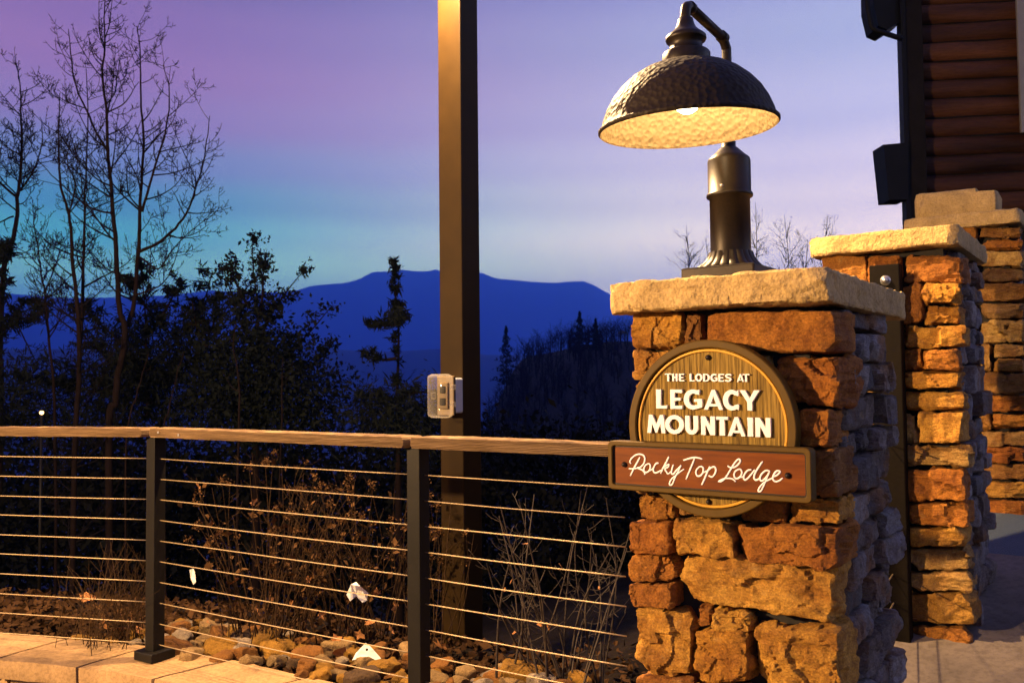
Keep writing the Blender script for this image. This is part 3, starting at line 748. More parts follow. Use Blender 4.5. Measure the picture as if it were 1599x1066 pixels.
# box: sticks out of the -u face
fz = onplane(712, 617, pc, UU); bz = fz[2]; ba = (fz - pc) @ VV
BO = pc + VV * ba + ZZ * bz
ob = tag(empty('outlet_box', BO), 'weatherproof outlet box with clear bubble cover on the pole', 'outlet box')
link('back_box', obox('back_box', -UU * .032, VV, UU, ZZ, .048, .032, .088, .008), MAT['greybox'], ob)
link('gasket', obox('gasket', -UU * .068, VV, UU, ZZ, .052, .004, .094, .003), MAT['black_metal'], ob)
link('face_plate', obox('face_plate', -UU * .079, VV, UU, ZZ, .054, .006, .098, .004), simple('amber face plate', (.16, .10, .035), .5, 0, .2, 15), ob)
def shell(name, hx, hz, dep, th):
    outer = obox(name, -UU * (.086 + dep / 2), VV, UU, ZZ, hx, dep / 2, hz, .022); return outer
cov = link('bubble_cover', obox('bubble_cover', -UU * .124, VV, UU, ZZ, .060, .038, .108, .020), MAT['clear'], ob)
cov.data.polygons.foreach_set('use_smooth', np.ones(len(cov.data.polygons), bool))
link('receptacle', obox('receptacle', -UU * .092 + VV * .004, VV, UU, ZZ, .030, .006, .066, .004), simple('outlet plastic', (.12, .075, .025), .35, 0, .25, 20), ob)
for sgn in (-1, 1): link('hinge', obox('hinge', -UU * .10 - VV * .063 + ZZ * .042 * sgn, VV, UU, ZZ, .007, .016, .011, .003), MAT['clear'], ob)
for sgn in (-1, 1): link('socket', obox('socket', -UU * .100 + VV * .004 + ZZ * .030 * sgn, VV, UU, ZZ, .018, .003, .018, .004), MAT['black_metal'], ob)
link('latch', obox('latch', -UU * .10 + VV * .064, VV, UU, ZZ, .005, .014, .016, .003), MAT['clear'], ob)

# ------------------------------------------------------------------ lamps
def spot_lamp(name, parent, at, watts, aim=None, half=75):
    if aim is None:
        l = bpy.data.lights.new(name, 'POINT')
    else:
        l = bpy.data.lights.new(name, 'SPOT'); l.spot_size = radians(2 * half); l.spot_blend = .5
    l.energy = watts; l.color = LAMP_COL; l.shadow_soft_size = .06
    o = bpy.data.objects.new(name, l); COL.objects.link(o); o.parent = parent; o.location = tuple(at)
    if aim is not None: o.rotation_euler = Vector(aim).to_track_quat('-Z', 'Y').to_euler()
    return o
LP = loc(C1, .33, .205, 1.553)                      # foot of the lamp column on the capstone
lamp = tag(empty('barn_lamp', LP), 'lit bronze barn lamp with hammered dome shade on pillar cap', 'lamp')
rotz = math.atan2(VV[1], VV[0])
link('base_plate', obox('base_plate', ZZ * .018, VV, UU, ZZ, .117, .117, .022, .006), MAT['bronze'], lamp)
# fluted foot
nfl = 240; prof = [(.106, .040), (.104, .045), (.094, .052), (.082, .064), (.073, .078), (.068, .092)]
fv, ff = [], []
for i_, (r, z) in enumerate(prof):
    for j_ in range(nfl):
        t = j_ * 2 * pi / nfl; sq = 1 + (.16 * (1 - i_ / 5)) * (abs(cos(2 * (t - rotz))) ** .8 * -1 + .55)
        rr = r * sq * (1 - .075 * (1 - abs(sin(t * 10)) ** .6) * (1 - .5 * i_ / 5))
        fv.append((rr * cos(t), rr * sin(t), z))
for i_ in range(len(prof) - 1):
    for j_ in range(nfl): k_ = (j_ + 1) % nfl; ff.append((i_ * nfl + j_, i_ * nfl + k_, (i_ + 1) * nfl + k_, (i_ + 1) * nfl + j_))
link('fluted_foot', np_mesh('fluted_foot', fv, ff), MAT['bronze'], lamp)
link('column', lathe('column', [(.062, .086), (.062, .262), (.070, .264), (.072, .270), (.070, .276), (.066, .278), (.066, .378), (.064, .386), (.050, .398), (.036, .412), (.028, .420), (.022, .424), (.022, .440), (0, .440)], 48), MAT['bronze'], lamp)
for t in (-.35, 2.2, 4.2):
    ang = math.atan2(-LP[1], -LP[0]) + t
    s_ = link('screw', lathe('screw', [(0, .006), (.005, .005), (.006, 0), (.006, -.004)], 12), MAT['screw'], lamp, (.066 * cos(ang), .066 * sin(ang), .290)); s_.rotation_euler = (0, pi / 2, ang)
SHC = -UU * .308 + ZZ * (EYE + .705 - 1.553)         # rim centre relative to the lamp foot
zr = SHC[2]
arm_z = zr + .352
tb = Tubes()
tb.add(catmull([ZZ * .42, ZZ * (arm_z - .06), ZZ * (arm_z - .022) - UU * .006, ZZ * arm_z - UU * .035], 8), .0150, 14)
tb.add([ZZ * arm_z - UU * .03, ZZ * (arm_z + .012) - UU * .275], .0150, 14)
tb.add(catmull([ZZ * (arm_z + .011) - UU * .265, ZZ * (arm_z + .006) - UU * .296, ZZ * (arm_z - .018) - UU * .308, SHC + ZZ * .285], 8), .0150, 14)
tb.add([ZZ * arm_z - UU * .018, ZZ * (arm_z + .001) - UU * .045], .0185, 14)
tb.add([ZZ * (arm_z + .010) - UU * .262, ZZ * (arm_z + .011) - UU * .280], .0185, 14)
link('arm', tb.mesh('arm'), MAT['bronze'], lamp)
OUT = [(.250, -.004), (.2545, .000), (.2545, .007), (.250, .011), (.246, .013), (.240, .034), (.228, .064), (.210, .095), (.186, .123), (.156, .149), (.122, .169), (.090, .181), (.066, .186)]
INN = [(.066, .182), (.090, .177), (.122, .165), (.154, .145), (.183, .120), (.206, .093), (.224, .063), (.236, .034), (.242, .013), (.246, .008), (.246, .000), (.250, -.004)]
tilt = (0, 0, 0)
sh = link('shade', lathe('shade', OUT, 96), MAT['dome'], lamp, SHC)
sh.rotation_mode = 'QUATERNION'; sh.rotation_quaternion = Matrix.Rotation(radians(3.6), 4, Vector(tuple(-VV))).to_quaternion()
link('shade_lining', lathe('shade_lining', INN, 96), MAT['dome_in'], sh)
link('socket_cap', lathe('socket_cap', [(.067, .180), (.068, .190), (.068, .214), (.064, .219), (.047, .222), (.046, .250), (.056, .253), (.058, .258), (.057, .266), (.050, .272), (.040, .280), (.030, .290), (.024, .304), (.021, .318), (.015, .32)], 48), MAT['bronze'], lamp, SHC)
bulb = link('bulb', lathe('bulb', [(r, z + .032) for r, z in [(0, .012), (.016, .0145), (.028, .023), (.036, .038), (.038, .054), (.034, .074), (.024, .096), (.016, .115), (.015, .138)]], 32), MAT['bulb'], lamp, SHC)

# second lamp: on the pole above the picture
PLZ = 3.62
LB = pcen - UU * w_ / 2 + ZZ * PLZ
plamp = tag(empty('wall_lamp', LB), 'shaded bronze lamp on a bracket high on the pole', 'lamp')
tb = Tubes(); tb.add(catmull([ZZ * .30, ZZ * .34 - UU * .10, ZZ * .34 - UU * .22, ZZ * .20 - UU * .26], 6), .014, 10)
link('bracket', tb.mesh('bracket'), MAT['bronze'], plamp)
link('shade', lathe('shade', [(.14, 0), (.135, .03), (.11, .08), (.06, .12), (.03, .13), (.03, .2), (0, .2)], 40), MAT['dome'], plamp, -UU * .26)
link('bulb', lathe('bulb', [(0, .035), (.02, .04), (.028, .06), (.02, .09), (0, .1)], 20), MAT['bulb'], plamp, -UU * .26)
spot_lamp('lamp_light', plamp, -UU * .26 - ZZ * .01, POLE_W, (.12, -.42, -.90), 76)

# third lamp: post lantern on the patio, beside and behind the viewer
LA = np.array([-5.0, 1.15, -.42])
al = tag(empty('post_lantern', LA), 'globe lantern on a dark post standing on the patio', 'lamp')
link('post', lathe('post', [(.11, 0), (.11, .04), (.05, .08), (.04, .5), (.04, 2.4), (.08, 2.44), (.08, 2.5), (0, 2.5)], 24), MAT['bronze'], al)
link('globe', lathe('globe', [(0, 2.505), (.06, 2.52), (.11, 2.58), (.13, 2.65), (.11, 2.73), (.06, 2.78), (0, 2.79)], 28), emis('lit globe', (1, .72, .4), 4), al)
spot_lamp('lamp_light', al, (.16, .05, 2.65), KEY_W)

# ------------------------------------------------------------------ lodge sign
SP = C1 * 1.0                                        # sign face plane goes through the front line of the cap
sx = -VV; SZ0 = 1.108
def spx(x, y):
    """pixel -> (right, up) on the sign plane, metres from the plaque centre"""
    p = onplane(x, y, SP, UU); return (-(p - C1) @ VV + .330, p[2] - SZ0)
SO = loc(C1, .330, .040, SZ0)
sign = tag(empty('lodge_sign', SO), 'round brown wooden sign with a red name board across it, mounted on a pillar', 'sign')
def sp3(x, z, d): return sx * x + ZZ * z - UU * d     # local: right, up, towards the viewer (from the stone face)
def prism(name, outline, d0, d1, holes=(), bevel=0.0):
    cu_ = bpy.data.curves.new(name, 'CURVE'); cu_.dimensions = '2D'; cu_.fill_mode = 'BOTH'
    for ring in (outline, *holes):
        s = cu_.splines.new('POLY'); s.points.add(len(ring) - 1)
        for pt, (x, y) in zip(s.points, ring): pt.co = (x, y, 0, 1)
        s.use_cyclic_u = True
    cu_.extrude = (d1 - d0) / 2 - bevel; cu_.bevel_depth = bevel; cu_.bevel_resolution = 1; cu_.offset = -bevel
    o = bpy.data.objects.new(name, cu_); COL.objects.link(o)
    me = bpy.data.meshes.new_from_object(o.evaluated_get(bpy.context.evaluated_depsgraph_get()))
    bpy.data.objects.remove(o); bpy.data.curves.remove(cu_)
    n = len(me.vertices); co = np.empty(n * 3); me.vertices.foreach_get('co', co); co = co.reshape(-1, 3)
    mid = (d0 + d1) / 2
    out = np.outer(co[:, 0], sx) + np.outer(co[:, 1], ZZ) - np.outer(co[:, 2] + mid, UU)
    me.vertices.foreach_set('co', out.ravel()); me.name = name; me.materials.clear(); me.update(); return me
def circ(r, n=96, cx=0, cy=0): return [(cx + r * cos(2 * pi * i / n), cy + r * sin(2 * pi * i / n)) for i in range(n)]
def rrect(x0, y0, x1, y1, r, n=6):
    o = []
    for cx, cy, a in ((x1 - r, y1 - r, 0), (x0 + r, y1 - r, 90), (x0 + r, y0 + r, 180), (x1 - r, y0 + r, 270)):
        for i in range(n + 1): t = radians(a + 90 * i / n); o.append((cx + r * cos(t), cy + r * sin(t)))
    return o
plq = link('round_plaque', prism('round_plaque', circ(.240), 0.0, .026), MAT['field'], sign)
link('rim', prism('rim', circ(.258), -.002, .042, [circ(.2335)], .004), MAT['sign_brown'], plq)
link('gold_bead', prism('gold_bead', circ(.2310), .010, .033, [circ(.2235)], .002), MAT['gold'], plq)
bx0, by0 = -.317, -.192; bx1, by1 = .303, -.044
brd = link('name_board', prism('name_board', rrect(bx0 + .012, by0 + .012, bx1 - .012, by1 - .012, .008), .040, .060), MAT['redwood'], sign)
link('frame', prism('frame', rrect(bx0, by0, bx1, by1, .014), .024, .070, [rrect(bx0 + .0145, by0 + .0145, bx1 - .0145, by1 - .0145, .009)], .003), MAT['sign_brown'], brd)
link('inner_groove', prism('inner_groove', rrect(bx0 + .0150, by0 + .0150, bx1 - .0150, by1 - .0150, .008), .050, .0625, [rrect(bx0 + .0185, by0 + .0185, bx1 - .0185, by1 - .0185, .006)]), MAT['bolt'], brd)
def bolt_at(x, z, d, parent, r=.0085):
    m = lathe('bolt', [(0, r * .9), (r * .5, r * .8), (r * .85, r * .45), (r, 0), (r, -.004)], 20)
    o = link('bolt', m, MAT['bolt'], parent, sp3(x, z, d)); o.rotation_euler = Vector(tuple(-UU)).to_track_quat('Z', 'Y').to_euler()
for (x, y), d, par in (((1103, 558), .028, plq), ((1104, 784), .028, plq), ((980, 724), .062, brd), ((1234, 741), .062, brd)):
    b_ = spx(x, y); bolt_at(b_[0], b_[1], d, par)
# block letters: outlines in a w x h box with stem t
def stroke(path, t):
    P = np.array(path, float); tg = np.gradient(P, axis=0); tg /= np.linalg.norm(tg, axis=1)[:, None]
    nr_ = np.stack([-tg[:, 1], tg[:, 0]], 1) * t / 2
    return [tuple(p) for p in (P + nr_)] + [tuple(p) for p in (P - nr_)[::-1]]
def ell(cx, cy, rx, ry, a0, a1, n=30): return [(cx + rx * cos(radians(a0 + (a1 - a0) * i / n)), cy + ry * sin(radians(a0 + (a1 - a0) * i / n))) for i in range(n + 1)]
def glyph(c, w, h, t):
    k = t * .62; fl = t * .10
    if c == 'L': return [(0, 0), (w, 0), (w, k * 1.25), (w - fl, k), (t + fl, k), (t, k + fl), (t + fl, h), (-fl, h), (0, h - fl)], ()
    if c == 'I': return [(-fl, 0), (t + fl, 0), (t, h * .5), (t + fl, h), (-fl, h), (0, h * .5)], ()
    if c == 'T': return [((w - t) / 2 - fl, 0), ((w + t) / 2 + fl, 0), ((w + t) / 2, h - k), (w - fl, h - k), (w, h - k * 1.25), (w, h), (0, h), (0, h - k * 1.25), (fl, h - k), ((w - t) / 2, h - k)], ()
    if c == 'E': m = h * .50; return [(0, 0), (w, 0), (w, k * 1.2), (t, k), (t, m - k / 2), (w * .86, m - k / 2), (w * .86, m + k / 2), (t, m + k / 2), (t, h - k), (w, h - k * 1.2), (w, h), (0, h)], ()
    if c == 'H': m = h * .5; return [(0, 0), (t, 0), (t, m - k / 2), (w - t, m - k / 2), (w - t, 0), (w, 0), (w, h), (w - t, h), (w - t, m + k / 2), (t, m + k / 2), (t, h), (0, h)], ()
    if c == 'N': return [(0, 0), (t, 0), (t, h * .56), (w - t, -h * .0), (w, 0), (w, h), (w - t, h), (w - t, h * .46), (t * .95, h), (0, h)], ()
    if c == 'M':
        e = w * .10; return [(0, 0), (t * .9, 0), (t * .9 + e * .6, h * .52), (w / 2 - t * .18, h * .02), (w / 2 + t * .18, h * .02), (w - t * .9 - e * .6, h * .52), (w - t * .9, 0), (w, 0), (w - e, h), (w - e - t * .8, h), (w / 2, h * .46), (e + t * .8, h), (e, h)], ()
    if c == 'A':
        q = t * .95; apx = w * .5; tw = t * .34; bz = h * .17; bh = k * .80
        def xl(z): return (apx - tw) * z / h
        def il(z): return q + (apx - q) * z / (h * .72)
        out = [(0, 0), (q * .9, 0), (il(bz) - q * .12, bz), (w - il(bz) + q * .12, bz), (w - q * .9, 0), (w, 0), (apx + tw, h), (apx - tw, h)]
        z2 = bz + bh; hole = [(il(z2) + .02 * w, z2), (w - il(z2) - .02 * w, z2), (apx, h * .70)]
        return out, (hole,)
    if c == 'Y': return [((w - t) / 2, 0), ((w + t) / 2, 0), ((w + t) / 2, h * .42), (w, h), (w - t * 1.15, h), (w / 2, h * .60), (t * 1.15, h), (0, h), ((w - t) / 2, h * .42)], ()
    if c == 'O': return ell(w / 2, h / 2, w / 2, h * .515, 0, 354, 60), (ell(w / 2, h / 2, w / 2 - t, h * .515 - t * .86, 0, 354, 60),)
    if c == 'D': return [(0, 0)] + ell(w * .42, h / 2, w * .58, h / 2, -90, 90) + [(0, h)], ([(t, k)] + ell(w * .42, h / 2, w * .58 - t, h / 2 - k, -90, 90) + [(t, h - k)],)
    if c == 'U':
        r = w / 2; o = [(0, h)] + [(x, y) for x, y in ell(r, r * .98, r, r, 180, 360)] + [(w, h), (w - t, h)] + ell(r, r * .98, r - t, r - t * .85, 360, 180) + [(t, h)]; return o, ()
    if c == 'C':
        o = ell(w * .53, h / 2, w * .53, h * .515, 52, 308, 44) ; i_ = ell(w * .56, h / 2, w * .53 - t, h * .515 - t * .86, 303, 57, 40)
        return [(w * .93, h)] + o[1:-1] + [(w * .93, 0), (w * .93, h * .30)] + i_ + [(w * .93, h * .70)], ()
    if c == 'G':
        o = ell(w * .50, h / 2, w * .50, h * .515, 60, 300, 44); i_ = ell(w * .53, h / 2, w * .50 - t, h * .515 - t * .86, 296, 62, 40)
        return [(w * .84, h)] + o[1:-1] + [(w * .98, h * .10), (w * .98, h * .53), (w * .56, h * .53), (w * .56, h * .38), (w * .74, h * .38), (w * .74, h * .19)] + i_ + [(w * .84, h * .74)], ()
    if c == 'S':
        p = [(w * .93, h * .80), (w * .76, h * .90), (w * .5, h * .92), (w * .25, h * .86), (w * .17, h * .73), (w * .27, h * .60), (w * .52, h * .51), (w * .76, h * .41), (w * .84, h * .27), (w * .74, h * .14), (w * .5, h * .08), (w * .25, h * .10), (w * .06, h * .20)]
        return stroke(catmull(p, 4), t * .85), ()
def word(items, y_top, y_bot, t_frac, zscale=6.6625, ox=990, oy=560, d0=.024, d1=.0355, lean=0):
    """items: (char, x left, x right) in the zoomed pixels of the sign field"""
    for c, xl, xr in items:
        xm = (xl + xr) / 2
        yt = np.interp(xm, (y_top[0][0], y_top[1][0]), (y_top[0][1], y_top[1][1])); yb = np.interp(xm, (y_bot[0][0], y_bot[1][0]), (y_bot[0][1], y_bot[1][1]))
        p0 = spx(ox + xl / zscale, oy + yb / zscale); p1 = spx(ox + xr / zscale, oy + yt / zscale)
        w, h = p1[0] - p0[0], p1[1] - p0[1]
        out, holes = glyph(c, w, h, h * t_frac)
        sh_ = lambda r: [(p0[0] + x, p0[1] + y) for x, y in r]
        link('letter', prism('letter', sh_(out), d0, d1, [sh_(x) for x in holes]), MAT['letter'], plq)
word([('T', 310, 378), ('H', 388, 440), ('E', 458, 510), ('L', 567, 617), ('O', 625, 698), ('D', 708, 776), ('G', 785, 858), ('E', 868, 925), ('S', 935, 1005), ('A', 1062, 1132), ('T', 1120, 1190)], ((310, 152), (1190, 158)), ((310, 233), (1190, 240)), .24, d1=.033)
word([('L', 225, 330), ('E', 372, 490), ('G', 512, 700), ('A', 722, 915), ('C', 920, 1090), ('Y', 1095, 1300)], ((220, 318), (1300, 328)), ((220, 515), (1300, 540)), .245)
word([('M', 132, 316), ('O', 318, 508), ('U', 528, 656), ('N', 692, 832), ('T', 852, 968), ('A', 970, 1148), ('I', 1180, 1226), ('N', 1258, 1412)], ((130, 582), (1415, 618)), ((130, 766), (1415, 816)), .255)
# script letters, each swept along its own pen path (zoomed pixel paths)
def script(strokes, ox, sx0=10.0, oy=690):
    tb = Tubes()
    for st, w in strokes:
        P = np.array([[*spx(ox + x / sx0, oy + y / sx0), .0] for x, y in st])
        Q = catmull(P, 5); n = len(Q); t = np.linspace(0, 1, n)
        rad = w * (.72 + .28 * np.sin(pi * np.clip(t, 0, 1)) ** .5)
        P3_ = np.outer(Q[:, 0], sx) + np.outer(Q[:, 1], ZZ) - np.outer(np.full(n, .061), UU)
        tb.add(P3_, rad, 8, (UU, .55))
    link('letter', tb.mesh('letter'), MAT['letter'], brd)
w3 = .00285
script([([(345, 225), (300, 310), (250, 400), (195, 515)], w3 * 1.05), ([(205, 325), (185, 298), (210, 250), (265, 200), (330, 180), (395, 197), (420, 240), (410, 310), (370, 365), (310, 393), (240, 403), (170, 405)], w3), ([(300, 393), (360, 415), (408, 450), (420, 500)], w3)], 970)
script([([(480, 322), (432, 350), (406, 400), (411, 445), (442, 463), (482, 440), (505, 390), (500, 340), (472, 325)], w3), ([(478, 440), (515, 425), (548, 400)], w3 * .8)], 970)
script([([(635, 322), (600, 322), (565, 370), (552, 430), (577, 468), (622, 458), (672, 428)], w3)], 970)
script([([(795, 215), (750, 310), (705, 390), (665, 480)], w3), ([(700, 405), (750, 360), (792, 337), (785, 375), (735, 408), (755, 450), (782, 485), (822, 450)], w3 * .9)], 970)
script([([(865, 340), (842, 410), (832, 468), (862, 488), (912, 430), (985, 350)], w3), ([(985, 355), (940, 440), (890, 540), (850, 640), (815, 658), (802, 630), (840, 560), (900, 510), (970, 450), (1030, 410)], w3 * .9)], 970)
script([([(1020, 275), (1080, 255), (1150, 237), (1230, 232), (1315, 255)], w3), ([(1195, 240), (1160, 330), (1110, 450), (1060, 570)], w3)], 970)
script([([(1270, 370), (1225, 420), (1215, 470), (1237, 515), (1282, 513), (1320, 465), (1330, 400), (1300, 370), (1262, 378)], w3), ([(1310, 480), (1360, 450), (1400, 430)], w3 * .75)], 970)
script([([(1430, 370), (1390, 460), (1350, 560), (1305, 655)], w3 * 1.05), ([(1410, 430), (1450, 390), (1500, 375), (1525, 420), (1510, 480), (1465, 530), (1412, 512)], w3)], 970)
script([([(305, 357), (340, 382), (400, 385), (460, 350), (500, 300), (500, 265), (470, 260), (420, 310), (370, 390), (310, 490), (260, 560), (210, 600), (155, 600)], w3), ([(160, 600), (220, 570), (300, 552), (380, 562), (435, 605)], w3 * .85)], 1110)
script([([(490, 407), (430, 440), (407, 490), (417, 540), (452, 558), (500, 530), (528, 470), (510, 417), (482, 410)], w3), ([(500, 535), (535, 535), (562, 515)], w3 * .75)], 1110)
script([([(680, 417), (620, 432), (572, 490), (557, 550), (582, 578), (632, 540), (690, 470), (730, 420)], w3), ([(850, 290), (790, 380), (740, 460), (717, 540), (742, 578), (782, 568), (822, 540)], w3 * 1.05)], 1110)
script([([(965, 442), (910, 432), (850, 470), (812, 530), (817, 583), (852, 588), (910, 530), (960, 450)], w3), ([(955, 460), (920, 540), (880, 640), (830, 740), (797, 758), (782, 735), (830, 660), (900, 600), (980, 560), (1020, 530)], w3 * .9)], 1110)
script([([(1020, 530), (1080, 500), (1120, 460), (1105, 437), (1060, 447), (1017, 510), (1012, 570), (1052, 603), (1110, 588), (1165, 545)], w3)], 1110)

# ------------------------------------------------------------------ log lodge
HY = 10.0; hc = atY(1406, 300, HY); hd = np.array([cos(radians(7.0)), -sin(radians(7.0)), 0]); hn = np.array([-hd[1], hd[0], 0])
hz0 = 1.1; HO = np.array([hc[0], hc[1], hz0])
house = tag(empty('log_lodge', HO), 'dark red log building with black corner trim behind the pillars', 'building')
link('wall_core', obox('wall_core', HO * 0 + hd * 3.15 + hn * .12 + ZZ * 3.4, hd, hn, ZZ, 2.9, .04, 3.4), MAT['trim'], house)
lrs = np.random.RandomState(5)
nl = 14
zlog = .02
while zlog < 6.4:
    ph = .222
    n = 40; v = []; f = []
    xs = np.linspace(.27, 3.2, n); an = np.linspace(-pi / 2, pi / 2, 9)
    for x in xs:
        W1 = .022 * fbm(np.array([[x * 1.7, zlog * 9.0, t * .8] for t in an]), 3, 12); wz_ = .020 * fbm(np.array([[x * 1.1, zlog * 5.0, 4.0]]), 3, 13)[0]
        for t, wob in zip(an, W1):
            v.append(hd * x - hn * (cos(t) * .06 - .085 + wob) + ZZ * (zlog + ph / 2 + wz_ * cos(t) + sin(t) * (ph / 2 - .004)))
    for i_ in range(n - 1):
        for j_ in range(8): o = i_ * 9 + j_; f.append((o, o + 9, o + 10, o + 1))
    link('log', np_mesh('log', np.array(v) + hn * .0, f), MAT['log'], house)
    zlog += ph
link('corner_board', obox('corner_board', hd * .155 - hn * .03 + ZZ * 3.4, hd, hn, ZZ, .10, .10, 3.4, .006), MAT['trim'], house)
link('corner_trim', obox('corner_trim', hd * .040 - hn * .07 + ZZ * 3.4, hd, hn, ZZ, .026, .08, 3.4, .004), MAT['eave'], house)
def extr(name, px, y0, y1, mat, parent):
    fr = np.array([atY(x, y, HY) for x, y in px]) - HO; n = len(fr)
    v = np.concatenate([fr + np.array([0, y0, 0]), fr + np.array([0, y1, 0])])
    f = [tuple(range(n)), tuple(range(2 * n - 1, n - 1, -1))] + [(i, i + n, (i + 1) % n + n, (i + 1) % n) for i in range(n)]
    me = bpy.data.meshes.new(name); me.from_pydata([tuple(t) for t in v], [], f); me.update(); return link(name, me, mat, parent)
ev = extr('eave', [(1356, -90), (1358, 12), (1366, 46), (1380, 52), (1406, 36), (1406, -90)], -.1, .25, MAT['eave'], house)
extr('boxed_eave_end', [(1368, 233), (1406, 230), (1406, 317), (1377, 318)], -.2, .1, MAT['eave'], house)
gt = atY(1346, -5, HY) - HO
tb = Tubes(); tb.add(catmull([gt + ZZ * .5, gt, atY(1352, 40, HY) - HO, atY(1358, 54, HY) - HO, atY(1376, 61, HY) - HO, atY(1401, 69, HY) - HO], 6) - hn * .16, .030, 10)
link('downspout', tb.mesh('downspout'), MAT['eave'], house)
wx = atY(1590, 218, HY); wl = (wx - HO) @ hd - .10
wz = wx[2] - hz0
win = link('window', obox('window', hd * (wl + .5) - hn * .10 + ZZ * (wz + .85), hd, hn, ZZ, .43, .02, .78), MAT['pane'], house)
for nm, c, hx_, hz_ in (('frame', (wl + .045, wz + .85), .045, .85), ('frame', (wl + .955, wz + .85), .045, .85), ('sill', (wl + .5, wz + .03), .41, .03), ('frame', (wl + .5, wz + 1.67), .41, .03), ('muntin', (wl + .5, wz + .25), .41, .012), ('muntin', (wl + .5, wz + .86), .41, .012), ('muntin', (wl + .5, wz + 1.3), .41, .012)):
    link(nm, obox(nm, hd * c[0] - hn * .125 + ZZ * c[1], hd, hn, ZZ, hx_, .02, hz_, .004), MAT['winframe'], win)

# ================================================================== VEGETATION
def grow(tb, pts, r0, r1, rs, depth, length, dens, up=.35, nsides=4, spread=1.0, tmin=.15, minr=.0016):
    """side twigs along a branch"""
    pts = np.asarray(pts); L = np.linalg.norm(np.diff(pts, axis=0), axis=1); T = np.concatenate([[0], np.cumsum(L)]); tot = T[-1]
    n = max(1, int(tot * dens * rs.uniform(.8, 1.2)))
    for _ in range(n):
        t = rs.uniform(tmin, 1.0); s = t * tot
        p = np.array([np.interp(s, T, pts[:, k]) for k in range(3)]); q = np.array([np.interp(min(s + .05, tot), T, pts[:, k]) for k in range(3)])
        tg = q - p; nn = np.linalg.norm(tg); tg = tg / nn if nn > 1e-6 else np.array([0, 0, 1.0])
        d = rs.normal(size=3); d[1] *= .8; d -= tg * (d @ tg); d /= np.linalg.norm(d) + 1e-9
        d = d * spread + tg * rs.uniform(.25, .9); d /= np.linalg.norm(d)
        l = length * rs.uniform(.4, 1.15) * (1 - .55 * t)
        bend = np.array([0, 0, 1.0]) * up * l + rs.normal(size=3) * .10 * l
        w = [p, p + d * l * .35 + bend * .08 + rs.normal(size=3) * .03 * l, p + d * l * .7 + bend * .4, p + d * l * .95 + bend]
        rb = min(max((r0 + (r1 - r0) * t) * .45, minr), .012 * max(l, .15) + minr)
        c = catmull(w, 3); tb.add(c, np.linspace(rb, minr * .7, len(c)), nsides if rb > .006 else 3)
        if depth > 0: grow(tb, c, rb, minr, rs, depth - 1, l * .48, dens * 1.9, up, 3, spread, .2, minr)
def leaf_cards(centers, size, rs, elong=1.8, flat=0.0):
    n = len(centers); d = rs.normal(size=(n, 3)); d[:, 2] = d[:, 2] * (1 - flat); d /= np.linalg.norm(d, axis=1)[:, None]
    e = rs.normal(size=(n, 3)); e -= d * (e * d).sum(1)[:, None]; e /= np.linalg.norm(e, axis=1)[:, None]
    nrm = np.cross(d, e)
    s = (size * rs.uniform(.4, 1.0, n) ** 1.0 * rs.uniform(.8, 1.5, n))[:, None]
    a = centers - d * s * elong / 2; b = centers + e * s / 2 + nrm * s * .12; c = centers + d * s * elong / 2; f = centers - e * s / 2 + nrm * s * .12
    return np.stack([a, b, c, f], 1).reshape(-1, 3), np.arange(4 * n).reshape(n, 4)
def px_path(pts, Y, rs=None, wob=0.0):
    out = []
    off = 0
    for m, (x, y) in enumerate(pts):
        if rs is not None: off += rs.normal() * wob
        out.append(atY(x, y, Y + off))
    return np.array(out)
def bare_tree(label, stems, Y, seed, twig_len=.8, dens=3.2, group=None, depth=2, minr=.0022, wob=.06):
    rs = np.random.RandomState(seed)
    first = px_path(stems[0][0], Y)
    bx, by = first[0][0], first[0][1]; bz = ground_at(bx, by) - .1
    O = np.array([bx, by, bz + .1]); t = tag(empty('bare_tree', O), label, 'tree', group)
    tr = Tubes(); tw = Tubes()
    for m, (p, r0, r1) in enumerate(stems):
        P = px_path(p, Y, rs if m else None, wob)
        if m == 0 or p[0][1] > 640: P = np.vstack([[P[0][0] + rs.uniform(-.05, .05), by if m == 0 else P[0][1], bz if m == 0 else ground_at(P[0][0], P[0][1]) - .1], P])
        c = catmull(P, 5); c = c + np.cumsum(rs.normal(size=c.shape) * .004, 0); tr.add(c, np.linspace(r0 * .68, r1 * .6, len(c)), 8)
        grow(tw, c[len(c) // 5 if m == 0 else 0:], r0, r1, rs, depth, twig_len * (1 if r0 > .02 else .7), dens, minr=minr, tmin=.25 if m == 0 else .05)
    if depth < 2: tr.f += [q + tr.n for q in tw.f]; tr.v += tw.v; tr.n += tw.n; link('stem', tr.mesh('stem', O), MAT['bark'], t); return t
    link('trunk', tr.mesh('trunk', O), MAT['bark'], t); link('twigs', tw.mesh('twigs', O), MAT['twig'], t)
    return t
A_ = [(119, 662), (123, 585), (123, 521), (116, 460), (110, 389), (107, 336), (95, 293), (92, 249), (91, 207), (94, 153)]
B_ = [(172, 668), (182, 628), (188, 585), (196, 546), (196, 510), (188, 489), (184, 435), (180, 378), (176, 335), (173, 287), (169, 236), (167, 180), (160, 128), (161, 80), (162, 41), (163, -6)]
C_ = [(199, 510), (210, 476), (217, 393), (221, 334), (223, 287), (226, 207), (223, 153), (221, 89), (217, 41)]
D_ = [(217, 393), (250, 377), (282, 342), (304, 290), (320, 230), (328, 179)]
E2 = [(222, 332), (237, 281), (256, 217), (264, 147), (256, 104)]
F_ = [(169, 240), (145, 194), (119, 137), (112, 86), (109, 51)]
G_ = [(123, 549), (132, 467), (135, 400), (138, 338), (140, 287), (144, 191), (143, 112)]
H_ = [(167, 180), (175, 143), (181, 70)]
I_ = [(167, 178), (196, 159), (215, 128)]
